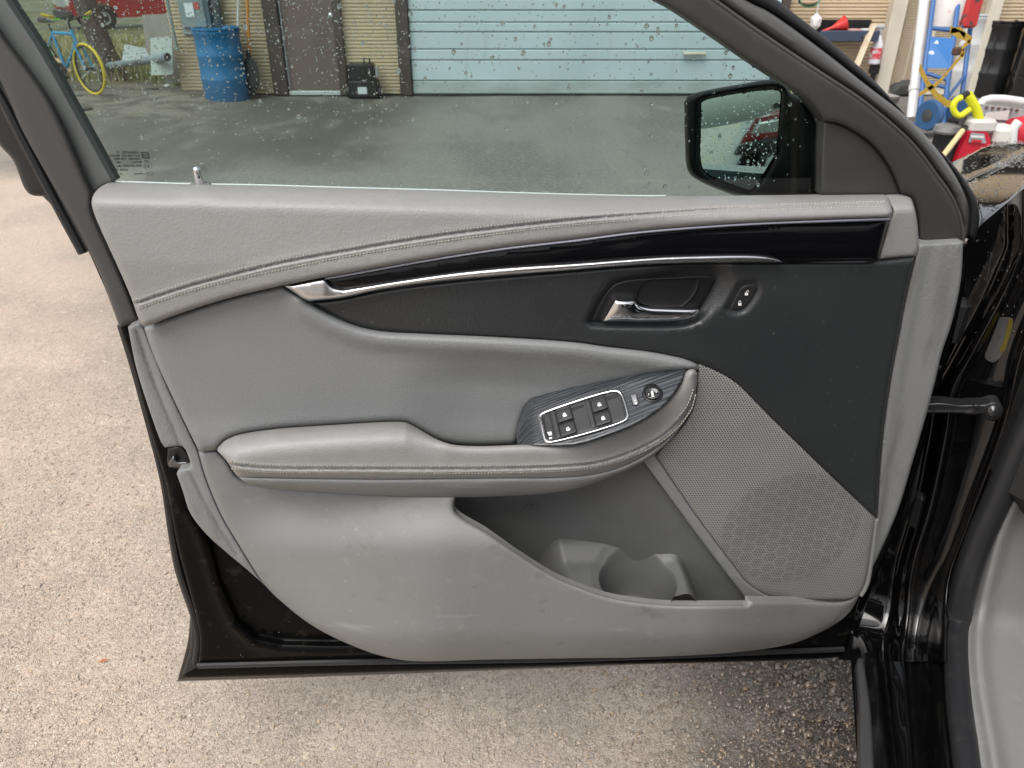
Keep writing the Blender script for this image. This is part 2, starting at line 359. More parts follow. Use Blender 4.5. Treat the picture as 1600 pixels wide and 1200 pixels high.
def panel(name, out, U, m, parent, roll=8.0, rdep=.006, thick=.02, step=8.0, curves=(), bumps=None, back=None, kind=None, hole=None):
    """Fills an outline (photo pixels) with a fine surface. U(P, h) gives the world point at relief h; edges roll back by rdep
    over `roll` pixels; the rim is pushed back by `thick` so the piece has a real side. curves: (polyline, offsets) add detail points."""
    out = np.asarray(out, float)
    lo, hi = out.min(0), out.max(0)
    gx = np.arange(lo[0]-step, hi[0]+step, step); gy = np.arange(lo[1]-step, hi[1]+step, step*.866)
    G = np.array([(x + (step/2 if k % 2 else 0), y) for k, y in enumerate(gy) for x in gx])
    G = G[inside(G, out)]
    pts = []
    if len(G):
        dd = seg_dist(G, out); G = G[dd > max(roll*1.12, step*.4)]; pts.append(G)
    area2 = np.sum(out[:, 0]*np.roll(out[:, 1], -1) - np.roll(out[:, 0], -1)*out[:, 1])
    tn = np.roll(out, -1, 0) - np.roll(out, 1, 0); tn /= np.linalg.norm(tn, axis=1)[:, None] + 1e-9
    nin = np.stack([-tn[:, 1], tn[:, 0]], 1) * (1 if area2 > 0 else -1)
    if roll > 0:
        for f in (.12, .3, .6, 1.0):
            Q = out + nin*roll*f; Q = Q[inside(Q, out)]
            if len(Q): Q = Q[seg_dist(Q, out) > roll*f*.9]; pts.append(Q)
    for cv, offs in curves:
        cv = np.asarray(cv); t2 = np.gradient(cv, axis=0); t2 /= np.linalg.norm(t2, axis=1)[:, None] + 1e-9
        n2 = np.stack([-t2[:, 1], t2[:, 0]], 1)
        for of in offs:
            Q = cv + n2*of; Q = Q[inside(Q, out)]
            if len(Q): Q = Q[seg_dist(Q, out) > 1.2]; pts.append(Q)
    P = np.vstack([out] + [p for p in pts if len(p)])
    if curves:   # thin near-duplicates
        key = np.round(P/1.1).astype(int); _, ix = np.unique(key, axis=0, return_index=True)
        ix = np.unique(np.concatenate([np.arange(len(out)), ix])); P = P[ix]
    n = len(out)
    r = delaunay_2d_cdt([Vector((float(x), float(y))) for x, y in P], [(i, (i+1) % n) for i in range(n)], [], 1, 1e-4)
    V2 = np.array([(v.x, v.y) for v in r[0]]); T = [tuple(f) for f in r[2]]
    if hole is not None:
        cen = np.array([V2[list(f)].mean(0) for f in T]); hin = inside(cen, np.asarray(hole)); T = [f for f, h in zip(T, hin) if not h]
    d = seg_dist(V2, out)
    h = np.zeros(len(V2))
    if roll > 0:
        t = np.clip(d/roll, 0, 1); h = -rdep*(1-np.sqrt(np.clip(1-(1-t)**2, 0, 1)))
    if bumps is not None: h = h + bumps(V2, d)
    V = U(V2, h)
    # orient towards the camera
    a, b, c = (V[list(T[len(T)//2])[i]] for i in range(3))
    if np.cross(b-a, c-a) @ (CAM - a) < 0: T = [f[::-1] for f in T]
    # rim
    e = {}
    for f in T:
        for i in range(3):
            k = (f[i], f[(i+1) % 3]); e[k] = e.get(k, 0) + 1
    rim = [k for k in e if (k[1], k[0]) not in e]
    bk_ = back if callable(back) else (lambda p, b_=np.asarray(back if back is not None else -DN): b_)
    ids = sorted({i for k in rim for i in k}); mp = {}
    Vx = list(V)
    for i in ids: mp[i] = (len(Vx), len(Vx)+1); Vx.append(V[i]); Vx.append(V[i] + np.asarray(bk_(V2[i]))*thick)
    Fx = list(T) + [(mp[q][0], mp[p][0], mp[p][1], mp[q][1]) for p, q in rim]
    return link(name, Vx, Fx, m, parent, True, True, kind)
def strip_tube(name, pix, U, r, m, parent, n=8, flat=1.0, kind=None):
    mb = MB(); mb.tube(U(np.asarray(pix, float), np.zeros(len(pix))), r, n, flat=flat)
    return mb.build(name, m, parent, True, True, kind)

def loft(name, curves, counts, U, m, parent, rows=60, bumps=None, kind=None):
    """A smooth grid skinned across several pixel curves that all run the same way."""
    C = []
    for c in curves:
        c = np.asarray(sm(c, 6)); L = np.concatenate([[0], np.cumsum(np.linalg.norm(np.diff(c, axis=0), axis=1))]); t = np.linspace(0, L[-1], rows)
        C.append(np.stack([np.interp(t, L, c[:, 0]), np.interp(t, L, c[:, 1])], 1))
    cols = []
    for k in range(len(C)-1):
        for f in np.linspace(0, 1, counts[k], endpoint=False): cols.append(C[k]*(1-f) + C[k+1]*f)
    cols.append(C[-1]); G = np.stack(cols, 1); nr, nc = G.shape[:2]; P = G.reshape(-1, 2)
    h = bumps(P, None) if bumps is not None else np.zeros(len(P)); V = U(P, h)
    Fc = [(j*nc+i, j*nc+i+1, (j+1)*nc+i+1, (j+1)*nc+i) for j in range(nr-1) for i in range(nc-1)]
    f = Fc[len(Fc)//2]; a, b, c = V[f[0]], V[f[1]], V[f[2]]
    if np.cross(b-a, c-a) @ (CAM-a) < 0: Fc = [x[::-1] for x in Fc]
    return link(name, V, Fc, m, parent, True, True, kind)
# ================================================================== THE CAR DOOR
DW = lambda w: (lambda P, h: on_door(P, w + h))
def DF(fn): return lambda P, h: on_door(P, fn(P) + h)
# the door is part of the car: its pieces are the car's parts, the steel leaf carries the seals, flange and latch
car = door = thing('car', 'glossy black car seen from its open front door with grey leather panel and rain-spotted window', 'car', HP, YAW)

# ---- traced lines (photo pixels)
GL = [(150, 283.5), (175, 284), (310, 287.5), (400, 289), (500, 292), (700, 297.5), (800, 301), (1000, 306), (1170, 305), (1283, 303), (1430, 301)]
PADB = [(226, 511), (290, 487), (365, 464), (442, 446)]
PADB2 = [(442, 446), (508, 433), (674, 403.5), (782, 387), (841, 380), (900, 373.5), (1000, 361), (1150, 349.5), (1300, 343), (1390, 340)]
CHB = [(483, 471), (533, 466), (600, 452), (700, 439), (800, 430), (900, 422), (1000, 414), (1125, 410.5), (1225, 410)]
MIDT = [(483, 472.5), (518, 493), (556, 509), (594.5, 517), (665, 521), (782, 526), (900, 534), (950, 541), (1014, 548.5), (1070, 560), (1090, 568)]
GRT = [(1090, 567), (1117, 578), (1150, 598), (1200, 648), (1277, 723), (1367, 808)]
ARMT = [(340, 699), (352, 687.4), (372, 679), (429, 670), (530, 663), (613, 658.7), (633.5, 660), (653.6, 670), (682, 686), (708, 694.6), (755, 697), (807, 695)]
ARMT2 = [(807, 695), (850, 694.5), (899, 693), (939, 682), (992.5, 661), (1035, 633.5), (1062.6, 599.5), (1071, 582), (1078, 577), (1086, 577.5), (1090, 584.6)]
ARMB = [(340, 704.7), (354.6, 720.5), (367.6, 740.6), (373, 746), (415, 748), (587, 750.7), (680, 750), (780, 748.7), (880, 747.5), (930, 742.5), (980, 727.5), (1025, 702), (1055, 675), (1075, 643), (1086, 614), (1090, 584.6)]
LIPB = [(373, 746), (386, 756), (423.6, 763.6), (501, 769), (587.5, 773.7), (712, 777), (780, 775.5), (855, 771), (905, 762.5), (955, 745), (1005, 722.5), (1035, 700), (1065, 665), (1081, 636), (1090, 596)]
SWT = [(822, 640), (833, 632), (886, 617.5), (950, 602), (1014, 587), (1072, 578)]
LOWL = [(310, 706), (318, 735), (332, 773), (350, 812), (377, 857), (401, 896), (412.5, 913)]
BORDR = [(1505, 377), (1501, 439.5), (1486.6, 506.6), (1472, 550), (1460, 600), (1448.7, 643), (1425, 725), (1405, 792), (1384.6, 841.6), (1361, 891), (1350, 909)]
CHARR = [(1429, 402), (1415, 460), (1402, 530), (1390, 594), (1379, 672), (1373, 739), (1369, 808)]
POCK = [(712, 777), (711, 797.5), (762.5, 832.5), (812.5, 867.5), (870, 902.5), (912.5, 920), (950, 932.5), (1000, 941), (1050, 945), (1167, 945)]
SURL = [(1005, 722), (1083, 827), (1167, 938)]

# ---- steel: inner sheet with a stamped recess, outer hem, seals
rec = np.array([(280, 760), (322, 845), (341, 911), (368, 972), (399, 1000), (440, 1009), (513, 1011), (640, 1008), (640, 760)], float)
def sheet_b(P, d):
    s_ = seg_dist(P, rec); ins = inside(P, rec); return np.where(ins, -.013*sst(s_/11), .0) + .004*np.exp(-((s_-8)/6)**2)*(~ins)
sheet = cat([(182, 488), (187, 512), (203, 560), (236, 680), (257, 750), (275, 845), (287, 893), (303, 952), (312, 1000), (309, 1041)],
            [(309, 1041), (550, 1037), (900, 1032), (1322, 1019)], [(1322, 1019), (1352, 907), (1405, 792), (1460, 600), (1500, 440), (1506, 385)], [(1506, 385), (1380, 372), (240, 400), (182, 488)])
recc = sm([(300, 800), (322, 845), (341, 911), (368, 972), (399, 1000), (440, 1009), (513, 1011), (640, 1008)])
hem = cat([(176, 470), (187, 512), (199, 550), (217.5, 617.5), (232.5, 680), (250, 752), (264, 845), (273, 893), (293, 952), (297, 963)],
          [(297, 963), (293, 1003), (276.5, 1065)], [(276.5, 1065), (550, 1056), (900, 1042.5), (1240, 1028), (1328, 1023)],
          [(1328, 1023), (1370, 900), (1412, 800), (1470, 600), (1508, 440), (1512, 380)], [(1512, 380), (1380, 374), (240, 405), (176, 470)])
leaf = panel('door', hem, DW(-.062), M['paint'], car, 5, .004, .035, 30); leaf['label'] = 'open black front door leaf'
panel('inner_sheet', sheet, DW(-.02), M['wetpaint'], leaf, 8, .006, .05, 16, bumps=sheet_b, curves=[(recc, (-14, -9, -5, -2, 0, 3, 6, 10, 14))])
panel('bottom_flange', cat([(286, 1052), (311, 1043), (550, 1037), (900, 1032.5), (1322, 1019)], [(1322, 1019), (1326, 1023), (900, 1041), (550, 1053), (286, 1061)]), DW(-.048), M['wetpaint'], leaf, 5, .006, .02, 12)
panel('corner_seal', cat([(298, 958), (311, 975), (318, 1010), (311, 1040), (284, 1056)], [(284, 1056), (297, 1010), (298, 958)]), DW(-.045), M['rubber'], leaf, 5, .006, .02, 8)
strip_tube('edge_seal', sm([(190, 508), (209, 570), (228, 640), (256, 750), (270, 840), (281, 893), (300, 950), (309, 1000), (305, 1036)]), DW(-.032), .0055, M['rubber'], leaf)
strip_tube('bottom_seal', sm([(309, 1040), (550, 1034), (900, 1029), (1318, 1014)], 20), DW(-.018), .005, M['rubber'], leaf)
# latch in its cut-out
la = panel('latch', cat([(262, 701), (285, 699), (299, 727), (296, 731), (264, 728), (262, 701)], step=4), DW(-.012), M['blackplastic'], leaf, 3, .002, .03, 8)
panel('latch_claw', cat([(262, 724), (272, 712), (276, 721), (296, 722), (298, 728), (264, 730)], step=4), DW(-.004), M['steel'], leaf, 3, .003, .01, 6)

# ---- borders of hard grey plastic
bl1 = cat([(200, 511), (219, 503)], [(226, 515), (262.5, 605), (287.5, 657.5), (309, 703)], [(310, 706), (318, 735), (332, 773), (350, 812), (377, 857), (401, 896), (411, 912)],
          [(411, 912), (385, 889), (355, 864), (322, 834), (297, 801), (286, 768), (276, 740)], [(276, 740), (279, 734), (296, 731), (299, 726)], [(299, 726), (290, 702.5), (285, 697.5), (257, 699)],
          [(257, 699), (252.5, 692), (230, 630), (212.5, 572.5), (200, 511)])
gro = sm([(214, 517), (245, 605), (272, 670), (300, 740), (330, 800), (372, 868)])
gro2 = sm([(222, 560), (262, 650), (292, 715)])
panel('rear_border', bl1, DW(.012), M['border'], door, 4, .004, .02, 9, curves=[(gro, (-5, -2.5, 0, 2.5, 5))], bumps=lambda P, d: -.0022*np.exp(-(seg_dist(P, gro, False)/3.2)**2))
br = cat([(1435, 381), (1505, 377)], BORDR, [(1350, 909), (1355, 880), (1362, 850), (1370, 808)], [(1370, 808), (1374, 739), (1380, 672), (1391, 594), (1403, 530), (1416, 460), (1430, 402), (1435, 381)])
gr3 = sm([(1450, 385), (1432, 470), (1410, 590), (1388, 720), (1372, 840)])
panel('front_border', br, DF(lambda P: .012 + 0*P[:, 0]), M['border'], door, 5, .005, .022, 10, curves=[(gr3, (-12, -6, 0, 6, 12))],
      bumps=lambda P, d: .004*sst((gr3[:, 0].mean()*0 + (np.interp(P[:, 1], gr3[:, 1], gr3[:, 0]) - P[:, 0])/16 + .5)))

# ---- upper pad with double seam
gl = lambda px: yon(GL, px)
def padw(P):
    t = np.clip((P[:, 1] - gl(P[:, 0]))/44, 0, 1); u = np.clip((P[:, 1] - gl(P[:, 0]) - 44)/80, 0, 1)
    return -.0285 + .074*np.sqrt(np.clip(1-(1-t)**2.2, 0, 1))**1.1 + .006*u
pad = cat(GL[1:8] + [(1200, 305), (1300, 303.5), (1383, 303)], [(1383, 303), (1388, 312), (1391, 320)], [(1391, 320), (1394.5, 331), (1390, 340)],
          PADB2[::-1], PADB[::-1], [(226, 511), (219, 503), (205, 465), (188, 425), (172, 390), (156, 355), (146, 330), (143, 315), (147, 303), (157, 292), (175, 284)])
ST1 = sm([(206, 470), (290, 442), (365, 422), (440, 406), (577, 380), (700, 361.5), (800, 349), (900, 338.5), (1000, 331), (1150, 322.5), (1250, 319), (1388, 314.5)])
SEAM = sm([(210, 475.5), (290, 449), (365, 429), (440, 411), (540, 392.5), (650, 374), (750, 360), (900, 343.5), (1000, 335.5), (1150, 326), (1250, 322), (1391, 318)])
ST2 = sm([(215, 482), (290, 457), (365, 437), (440, 421), (540, 401), (665, 381), (750, 369), (850, 356), (1000, 342.5), (1150, 330.5), (1250, 326), (1388, 321.5)])
pinp = np.array([(312., 300.)])
def pad_b(P, d):
    lo = sst((P[:, 0]-1100)/150)
    g = -.0032*np.exp(-(seg_dist(P, SEAM, False)/(2.0))**2) + .0012*np.exp(-((seg_dist(P, SEAM, False)-5)/4)**2)
    g += -.0008*np.exp(-(seg_dist(P, ST1, False)/1.8)**2) - .0008*np.exp(-(seg_dist(P, ST2, False)/1.8)**2)
    q = ((P[:, 0]-312)/34)**2 + ((P[:, 1]-297)/13)**2
    return g*(1-.4*lo) + .006*np.exp(-q)
panel('upper_pad', pad, DF(padw), M['pad'], door, 9, .008, .03, 7, bumps=pad_b, back=lambda p: (-DN*.25 + np.array([0, 0, -1.])) if p[1] < gl(np.array([p[0]]))[0] + 14 and p[0] > 160 else -DN,
      curves=[(SEAM, (-9, -6, -4, -2.2, -1, 0, 1, 2.2, 4, 6, 9)), (sm([(190, 310), (500, 312), (800, 320), (1000, 322)]), (-12, -8, -4, 0, 4, 8, 12))])
def stitches(name, curve, U, pitch, parent, r=.00068):
    c = np.asarray(curve); L = np.concatenate([[0], np.cumsum(np.linalg.norm(np.diff(c, axis=0), axis=1))]); mb = MB()
    for k in range(int(L[-1]/pitch)):
        s0 = k*pitch + pitch*.2; ss = np.array([s0, s0+pitch*.33, s0+pitch*.66])
        p = np.stack([np.interp(ss, L, c[:, 0]), np.interp(ss, L, c[:, 1])], 1)
        p[:, 1] += np.array([.25, 0, -.25]) + rng.normal(0, .12)
        mb.tube(U(p, np.array([-.0006, .0009, -.0006])), r*np.array([.8, 1, .8]), 5)
    return mb.build(name, M['thread'], parent, True, True, 'stuff')
stitches('stitching', ST1, DF(padw), 5.4, door); stitches('stitching', ST2, DF(padw), 5.4, door)
# end cap
cap = cat([(1383, 303.5), (1400, 302), (1415, 302.5), (1422.5, 309), (1430, 330), (1434.5, 360), (1434.5, 390), (1431, 401)], [(1431, 401), (1400, 403), (1372, 406)], [(1372, 406), (1391, 341)], [(1391, 341), (1395, 331), (1391, 320), (1383, 303.5)])
panel('pad_end_cap', cap, DF(lambda P: .022 - .045*sst((330-P[:, 1])/40)), M['pad'], door, 6, .006, .025, 8)
# gloss black strip, chrome strip
strip = cat([(506, 433.5)] + PADB2[2:-1] + [(1388, 341)], [(1388, 341), (1371, 407.5)], [(1371, 407.5), (1225, 410.5)], [(1225, 412), (1050, 414), (800, 432), (600, 454), (520, 460)], [(520, 460), (506, 433.5)])
panel('gloss_strip', strip, DF(lambda P: .036 + 0*P[:, 0]), M['piano'], door, 7, .007, .012, 9, bumps=lambda P, d: .003*sst(d/26))
strip_tube('gloss_strip_highlight', sm([(p[0], p[1]+2.2) for p in PADB2[1:]], 10), DW(.0395), .0017, mat('strip_highlight', (.30, .30, .34), .22, .8), door, 6)  # added tube imitating the sky highlight along the gloss edge
CHT = [(508, 433), (512, 440), (520, 447), (537, 451), (600, 441), (700, 426), (800, 416), (900, 409.5), (1000, 402), (1050, 399), (1175, 397), (1200, 399.5), (1217, 405), (1225, 410)]
ch = cat([(442, 446), (508, 433)], CHT[:4], CHT[3:], CHB[::-1], [(483, 471), (474, 467.5), (465, 461), (442, 446)], step=4)
panel('chrome_strip', ch, DW(.040), M['chrome'], door, 5, .006, .012, 5, bumps=lambda P, d: .0022*np.sin(np.clip(d/7, 0, 1)*1.57) + .00010*np.clip(P[:, 1]-yon(CHT, P[:, 0]), 0, 30))

# ---- charcoal upper insert with the handle dish
BEZ = [(923.4, 503), (927.6, 491.4), (942.5, 463.7), (957.4, 445.7), (976.5, 438.2), (1048.7, 433), (1112.5, 430.8), (1118, 434), (1114.6, 444.6), (1093.4, 481.8), (1087, 493.5), (1070, 502), (1048.7, 505), (985, 505.5), (940.4, 504.5)]
bez = cat(BEZ + [BEZ[0]], step=4)
LK = [(1140, 483), (1144.4, 473.3), (1156, 452), (1163.5, 446), (1180.5, 446), (1182.6, 452), (1163.5, 481), (1155, 485), (1144, 485)]
lk = cat(LK + [LK[0]], step=3)
char = cat([(482, 472.5)] + [(p[0], p[1]+.5) for p in CHB[1:]], [(1225, 410.5), (1371, 408), (1429, 402)], CHARR, GRT[::-1], MIDT[::-1])
def char_b(P, d):
    s_ = seg_dist(P, bez); i = inside(P, bez); s2 = seg_dist(P, lk); i2 = inside(P, lk)
    s_ = np.where(i, 0, s_); s2 = np.where(i2, 0, s2)
    wd = 10 + 26*sst((P[:, 0]-1000)/110)*sst((520-P[:, 1])/60)
    return -.012*(1-sst(s_/wd)) - .004*(1-sst(s2/11)) + .004*sst((P[:, 0]-950)/200)*0
def charw(P): return .026 + .006*np.sin(np.clip((P[:, 0]-483)/900, 0, 1)*3.14)
cb = np.vstack([bez, bez[:1]]); cl = np.vstack([lk, lk[:1]])
panel('charcoal_insert', char, DF(charw), M['charcoal'], door, 7, .006, .02, 9, bumps=char_b,
      curves=[(cb, (-34, -26, -18, -12, -8, -5, -2, 0, 2)), (cl, (-11, -8, -5, -2, 0))], hole=None)
handle_bezel = panel('handle_bezel', bez, DF(lambda P: charw(P) - .0095), M['blackplastic'], door, 4, .002, .02, 6)
cup = cat([(1014.7, 438), (1092, 436)], [(1092, 436), (1091, 446.8), (1082.7, 463.7), (1065.7, 479.7)], [(1065.7, 480), (1019, 479), (1002, 474.4), (994.6, 468), (995.6, 457.4), (1004, 443.6), (1014.7, 438)], step=4)
panel('handle_cup', cup, DF(lambda P: charw(P) - .0085), mat('cup_black', (.004, .004, .0045), .6), handle_bezel, 5, -.002, .004, 5, bumps=lambda P, d: -.0*d)
LEV = cat([(940.4, 500), (959.5, 467)], [(959.5, 467), (993.5, 468)], [(993.5, 468), (996.7, 474.4), (1010.5, 478.6), (1036, 480.3), (1091, 481.8)], [(1091, 481.8), (1092.5, 487), (1087, 494.6), (1070, 501), (1038, 504), (953, 504)], [(953, 504), (943, 503.5), (940.4, 500)], step=3)
panel('handle_lever', LEV, DF(lambda P: charw(P) + .001), M['brightchrome'], door, 7, .007, .012, 4,
      bumps=lambda P, d: .0030*sst(d/13) - .00016*(P[:, 1]-486) + .0012*np.sin(P[:, 0]/9.0)*np.exp(-((P[:, 0]-985)/24)**2)*sst(d/10))
lockp = panel('lock_switch', lk, DF(lambda P: charw(P) - .003), M['button'], door, 3.5, .0015, .01, 4)
def flat_print(name, polys, U, h, m, parent):
    mb = MB()
    for pl in polys:
        pl = np.array(pl, float); V = U(pl, np.full(len(pl), h)); f = list(range(len(pl)))
        a, b, c = V[0], V[1], V[2]
        if np.cross(b-a, c-a) @ (CAM-a) < 0: f = f[::-1]
        mb.add(V, [f])
    return mb.build(name, m, parent, False, True)
def padlock(cx, cy, op):
    body = [(cx-2.6, cy-.2), (cx+2.6, cy-.2), (cx+2.6, cy+4), (cx-2.6, cy+4)]
    s_ = 1.9 if op else 0
    return [body, [(cx-1.9+s_, cy-.2), (cx-1.9+s_, cy-2.6), (cx-1.1+s_, cy-2.6), (cx-1.1+s_, cy-.2)], [(cx+1.2+s_, cy-(1.2 if op else .2)), (cx+1.2+s_, cy-2.6), (cx+2+s_, cy-2.6), (cx+2+s_, cy-(1.2 if op else .2))],
            [(cx-1.9+s_, cy-2.6), (cx-1.3+s_, cy-3.6), (cx+1.4+s_, cy-3.6), (cx+2+s_, cy-2.6)]]
flat_print('padlock_symbol', padlock(1166.3, 457.5, True), DF(lambda P: charw(P) - .003), .0006, M['white'], lockp)
flat_print('padlock_symbol', padlock(1156, 473.5, False), DF(lambda P: charw(P) - .003), .0006, M['white'], lockp)

# ---- grey leather insert above the armrest
mid = cat(PADB, [(442, 446), (465, 461.5), (483, 472.5)], MIDT, [(1090, 568), (1091, 578)], [(1076, 578), (1072, 578)], SWT[::-1], [(822, 640), (812, 672), (807, 695)], ARMT[::-1], [(340, 703), (311, 706)], [(310, 703), (287.5, 657.5), (262.5, 605), (240, 555), (226, 515)])
def mid_b(P, d):
    dm = seg_dist(P, np.array(MIDT), False)
    return .006*np.exp(-((dm-16)/14)**2) - .012*sst((dm-20)/60)*sst((P[:, 0]-600)/150) + .004*np.exp(-((P[:, 1]-690)/25)**2)
panel('leather_insert', mid, DF(lambda P: .032 + 0*P[:, 0]), M['insert'], door, 10, .010, .02, 9, bumps=mid_b, curves=[(sm(MIDT), (6, 12, 18, 24, 32, 42))])

# ---- armrest
def front(px): return .095 - .045*sst((px-870)/215)
armt = np.array(ARMT + ARMT2[1:6])
def armw(P):
    dep = P[:, 1] - yon(armt, P[:, 0])
    left = 1 - sst((P[:, 0]-615)/90)
    return front(P[:, 0]) - .058*(1-np.sqrt(np.clip(1-(1-np.clip(dep/44, 0, 1))**2, 0, 1)))*left
A1 = sm([(354.6, 720.5), (415, 725.4), (530, 727.7), (760, 727.7), (880, 724), (930, 719), (980, 704), (1030, 679), (1055, 657), (1075, 631), (1084, 606)])
AS = sm([(357, 726), (415, 731.5), (530, 732.6), (760, 732.6), (880, 729), (930, 724), (980, 709.5), (1030, 685), (1057, 663), (1078, 636), (1087, 608)])
A2 = sm([(361, 732), (415, 737.8), (530, 738), (760, 739), (880, 735.5), (930, 730), (980, 716), (1030, 692), (1058, 669), (1080, 640), (1087, 616)])
arm = cat(ARMT, ARMT2, ARMB[::-1], step=4)
def arm_b(P, d):
    s_ = seg_dist(P, AS, False)
    sb = np.clip((P[:, 1] - yon(AS, P[:, 0]))/16, 0, 1)
    return -.0032*np.exp(-(s_/1.9)**2) + .001*np.exp(-((s_-4)/2.5)**2) - .004*sst(sb)
panel('armrest_pad', arm, DF(armw), M['pad'], door, 13, .012, .05, 6, bumps=arm_b, back=-DN*.9 + np.array([0, 0, -.8]), curves=[(AS, (-7, -5, -3.4, -2, -1, 0, 1, 2, 3.4, 5, 7)), (sm(ARMT[3:8]), (10, 18, 26, 34, 40, 46))])
stitches('stitching', A1, DF(armw), 5.0, door); stitches('stitching', A2, DF(lambda P: armw(P) - .0015), 5.0, door)
lip = cat([(372, 745)] + [(p[0], p[1]-2) for p in ARMB[4:-1]] + [(1089, 590)], [(1090, 594)] + LIPB[::-1][1:], step=5)
def lipw(P):
    t = np.clip((P[:, 1] - yon(ARMB[3:-2], P[:, 0]))/27, 0, 1)
    return front(P[:, 0]) - .006 - .020*t**1.6
panel('armrest_lip', lip, DF(lipw), M['plastic'], door, 7, .006, .05, 6)
# ---- switch plate
swo = cat(SWT, [(1072, 578), (1070, 584)], [(1070, 584), (1061, 602), (1035, 635), (992.5, 663), (939, 684), (899, 695), (850, 697), (808, 697)], [(808, 697), (812, 672), (822, 640)], step=4)
def sww(P): return .040 + .0008*np.maximum(P[:, 1] - yon(SWT, P[:, 0]), -4)
SU = DF(sww)
swp = panel('switch_plate', swo, SU, M['brushed'], door, 3.5, .003, .03, 6, bumps=lambda P, d: -.016*sst((826-P[:, 0])/16))
BO = [(838.4, 648.4), (843.8, 644), (960, 607.8), (969, 609.5), (973.8, 616.5), (983, 650.5), (981, 656), (862, 692), (852, 692), (846, 682.4)]
BI = [(847, 649.5), (851, 647), (960, 612.5), (966, 614), (969.6, 619), (978, 650), (976, 653.8), (866, 687.5), (859, 687.5), (855, 682)]
bo = cat(BO + [BO[0]], step=3); bi = cat(BI + [BI[0]], step=3)
wellp = panel('switch_well', cat([tuple(p) for p in BI] + [BI[0]], step=3), lambda P, h: on_door(P, sww(P) + h + .0005), M['well'], swp, 2, .002, .004, 6)
def ring(name, o, i, U, h, m, parent):
    """a raised frame between two outlines"""
    n = 80
    def rs(c):
        c = np.vstack([c, c[:1]]); L = np.concatenate([[0], np.cumsum(np.linalg.norm(np.diff(c, axis=0), axis=1))]); s_ = np.linspace(0, L[-1], n, endpoint=False)
        return np.stack([np.interp(s_, L, c[:, 0]), np.interp(s_, L, c[:, 1])], 1)
    a, b = rs(o), rs(i); V = []
    for f, hh in ((0, -.002), (0.02, h*.55), (.3, h), (.7, h), (.98, h*.55), (1, -.003)): V.extend(U(a*(1-f)+b*f, np.full(n, hh)))
    Fc = []
    for k in range(5):
        for j in range(n): Fc.append((k*n+j, k*n+(j+1) % n, (k+1)*n+(j+1) % n, (k+1)*n+j))
    V = np.array(V); a0 = V[Fc[2*n][0]]; nn = np.cross(V[Fc[2*n][1]]-a0, V[Fc[2*n][2]]-a0)
    if nn @ (CAM - a0) < 0: Fc = [f[::-1] for f in Fc]
    return link(name, V, Fc, m, parent, True, True)
ring('switch_bezel', bo, bi, SU, .0035, M['brightchrome'], swp)
cz = lambda x, y: (835 + x/7.619, 600 + y/7.619)      # zoomed crop to photo pixels
def q(*pts): return [cz(*p) for p in pts]
panel('child_lock_button', cat(*[q(a, b) for a, b in zip([(100, 365), (180, 340), (250, 650), (165, 685)], [(180, 340), (250, 650), (165, 685), (100, 365)])], step=3), SU, M['button'], swp, 1.5, .0008, .004, 5, bumps=lambda P, d: .0022 + 0*d)
for a in ([(190, 335), (240, 320), (315, 630), (262, 648)], [(598, 205), (652, 190), (735, 505), (680, 522)]):
    panel('switch_divider', cat(*[q(a[i], a[(i+1) % 4]) for i in range(4)], step=3), SU, M['well'], swp, 1.5, .001, .003, 5, bumps=lambda P, d: .0026 + 0*d)
caps = ([(250, 320), (425, 262), (468, 408), (282, 465)], [(285, 488), (470, 430), (510, 572), (318, 635)], [(660, 195), (838, 138), (880, 285), (700, 342)], [(700, 358), (890, 300), (928, 448), (742, 505)])
def wicon(cx, cy, s_=1.0, a=-.28):
    def T(l): return [(cx + s_*(x*math.cos(a) - y*math.sin(a)), cy + s_*(x*math.sin(a) + y*math.cos(a))) for x, y in l]
    return [T([(-2.6, .2), (-1.8, -2.6), (-.9, -2.6), (-1.4, .2)]), T([(-1.2, -2.8), (2.0, -2.8), (2.0, -2.0), (-1.2, -2.0)]), T([(1.2, -2.0), (2.2, -2.0), (2.4, .2), (1.4, .2)]), T([(-3.0, .2), (3.2, .2), (3.2, 3.0), (-2.6, 3.0)]), T([(-.4, -1.6), (.6, -1.6), (.6, -.4), (-.4, -.4)])]
for c_ in caps:
    k = panel('window_switch', cat(*[q(c_[i], c_[(i+1) % 4]) for i in range(4)], step=3), SU, M['button'], swp, 2.0, .0015, .007, 5, bumps=lambda P, d: .0045 + 0*d)
    cx, cy = cz(sum(p[0] for p in c_)/4 + 2, sum(p[1] for p in c_)/4 + 2)
    flat_print('window_symbol', wicon(cx, cy), SU, .0053, M['white'], swp)
for a in ([(440, 300), (575, 255), (590, 262), (445, 318)], [(855, 170), (985, 125), (1000, 140), (862, 190)]):
    panel('switch_gap', cat(*[q(a[i], a[(i+1) % 4]) for i in range(4)], step=2), SU, M['blackplastic'], swp, 0, 0, .002, 5, bumps=lambda P, d: .0015 + 0*d)
flat_print('child_lock_symbol', [q((160, 575), (200, 563), (212, 605), (172, 616)), q((174, 640), (205, 630), (213, 648), (180, 657)), q((152, 572), (158, 570), (163, 590), (157, 592))], SU, .0028, M['white'], swp)
fb = cat(*[q(a, b) for a, b in zip([(1135, 135), (1215, 110), (1252, 238), (1175, 262)], [(1215, 110), (1252, 238), (1175, 262), (1135, 135)])], step=2)
panel('mirror_fold_recess', fb, SU, M['blackplastic'], swp, 1.5, .001, .004, 4, bumps=lambda P, d: .001 + 0*d)
fb2 = cat(*[q(a, b) for a, b in zip([(1152, 150), (1212, 132), (1238, 232), (1180, 250)], [(1212, 132), (1238, 232), (1180, 250), (1152, 150)])], step=2)
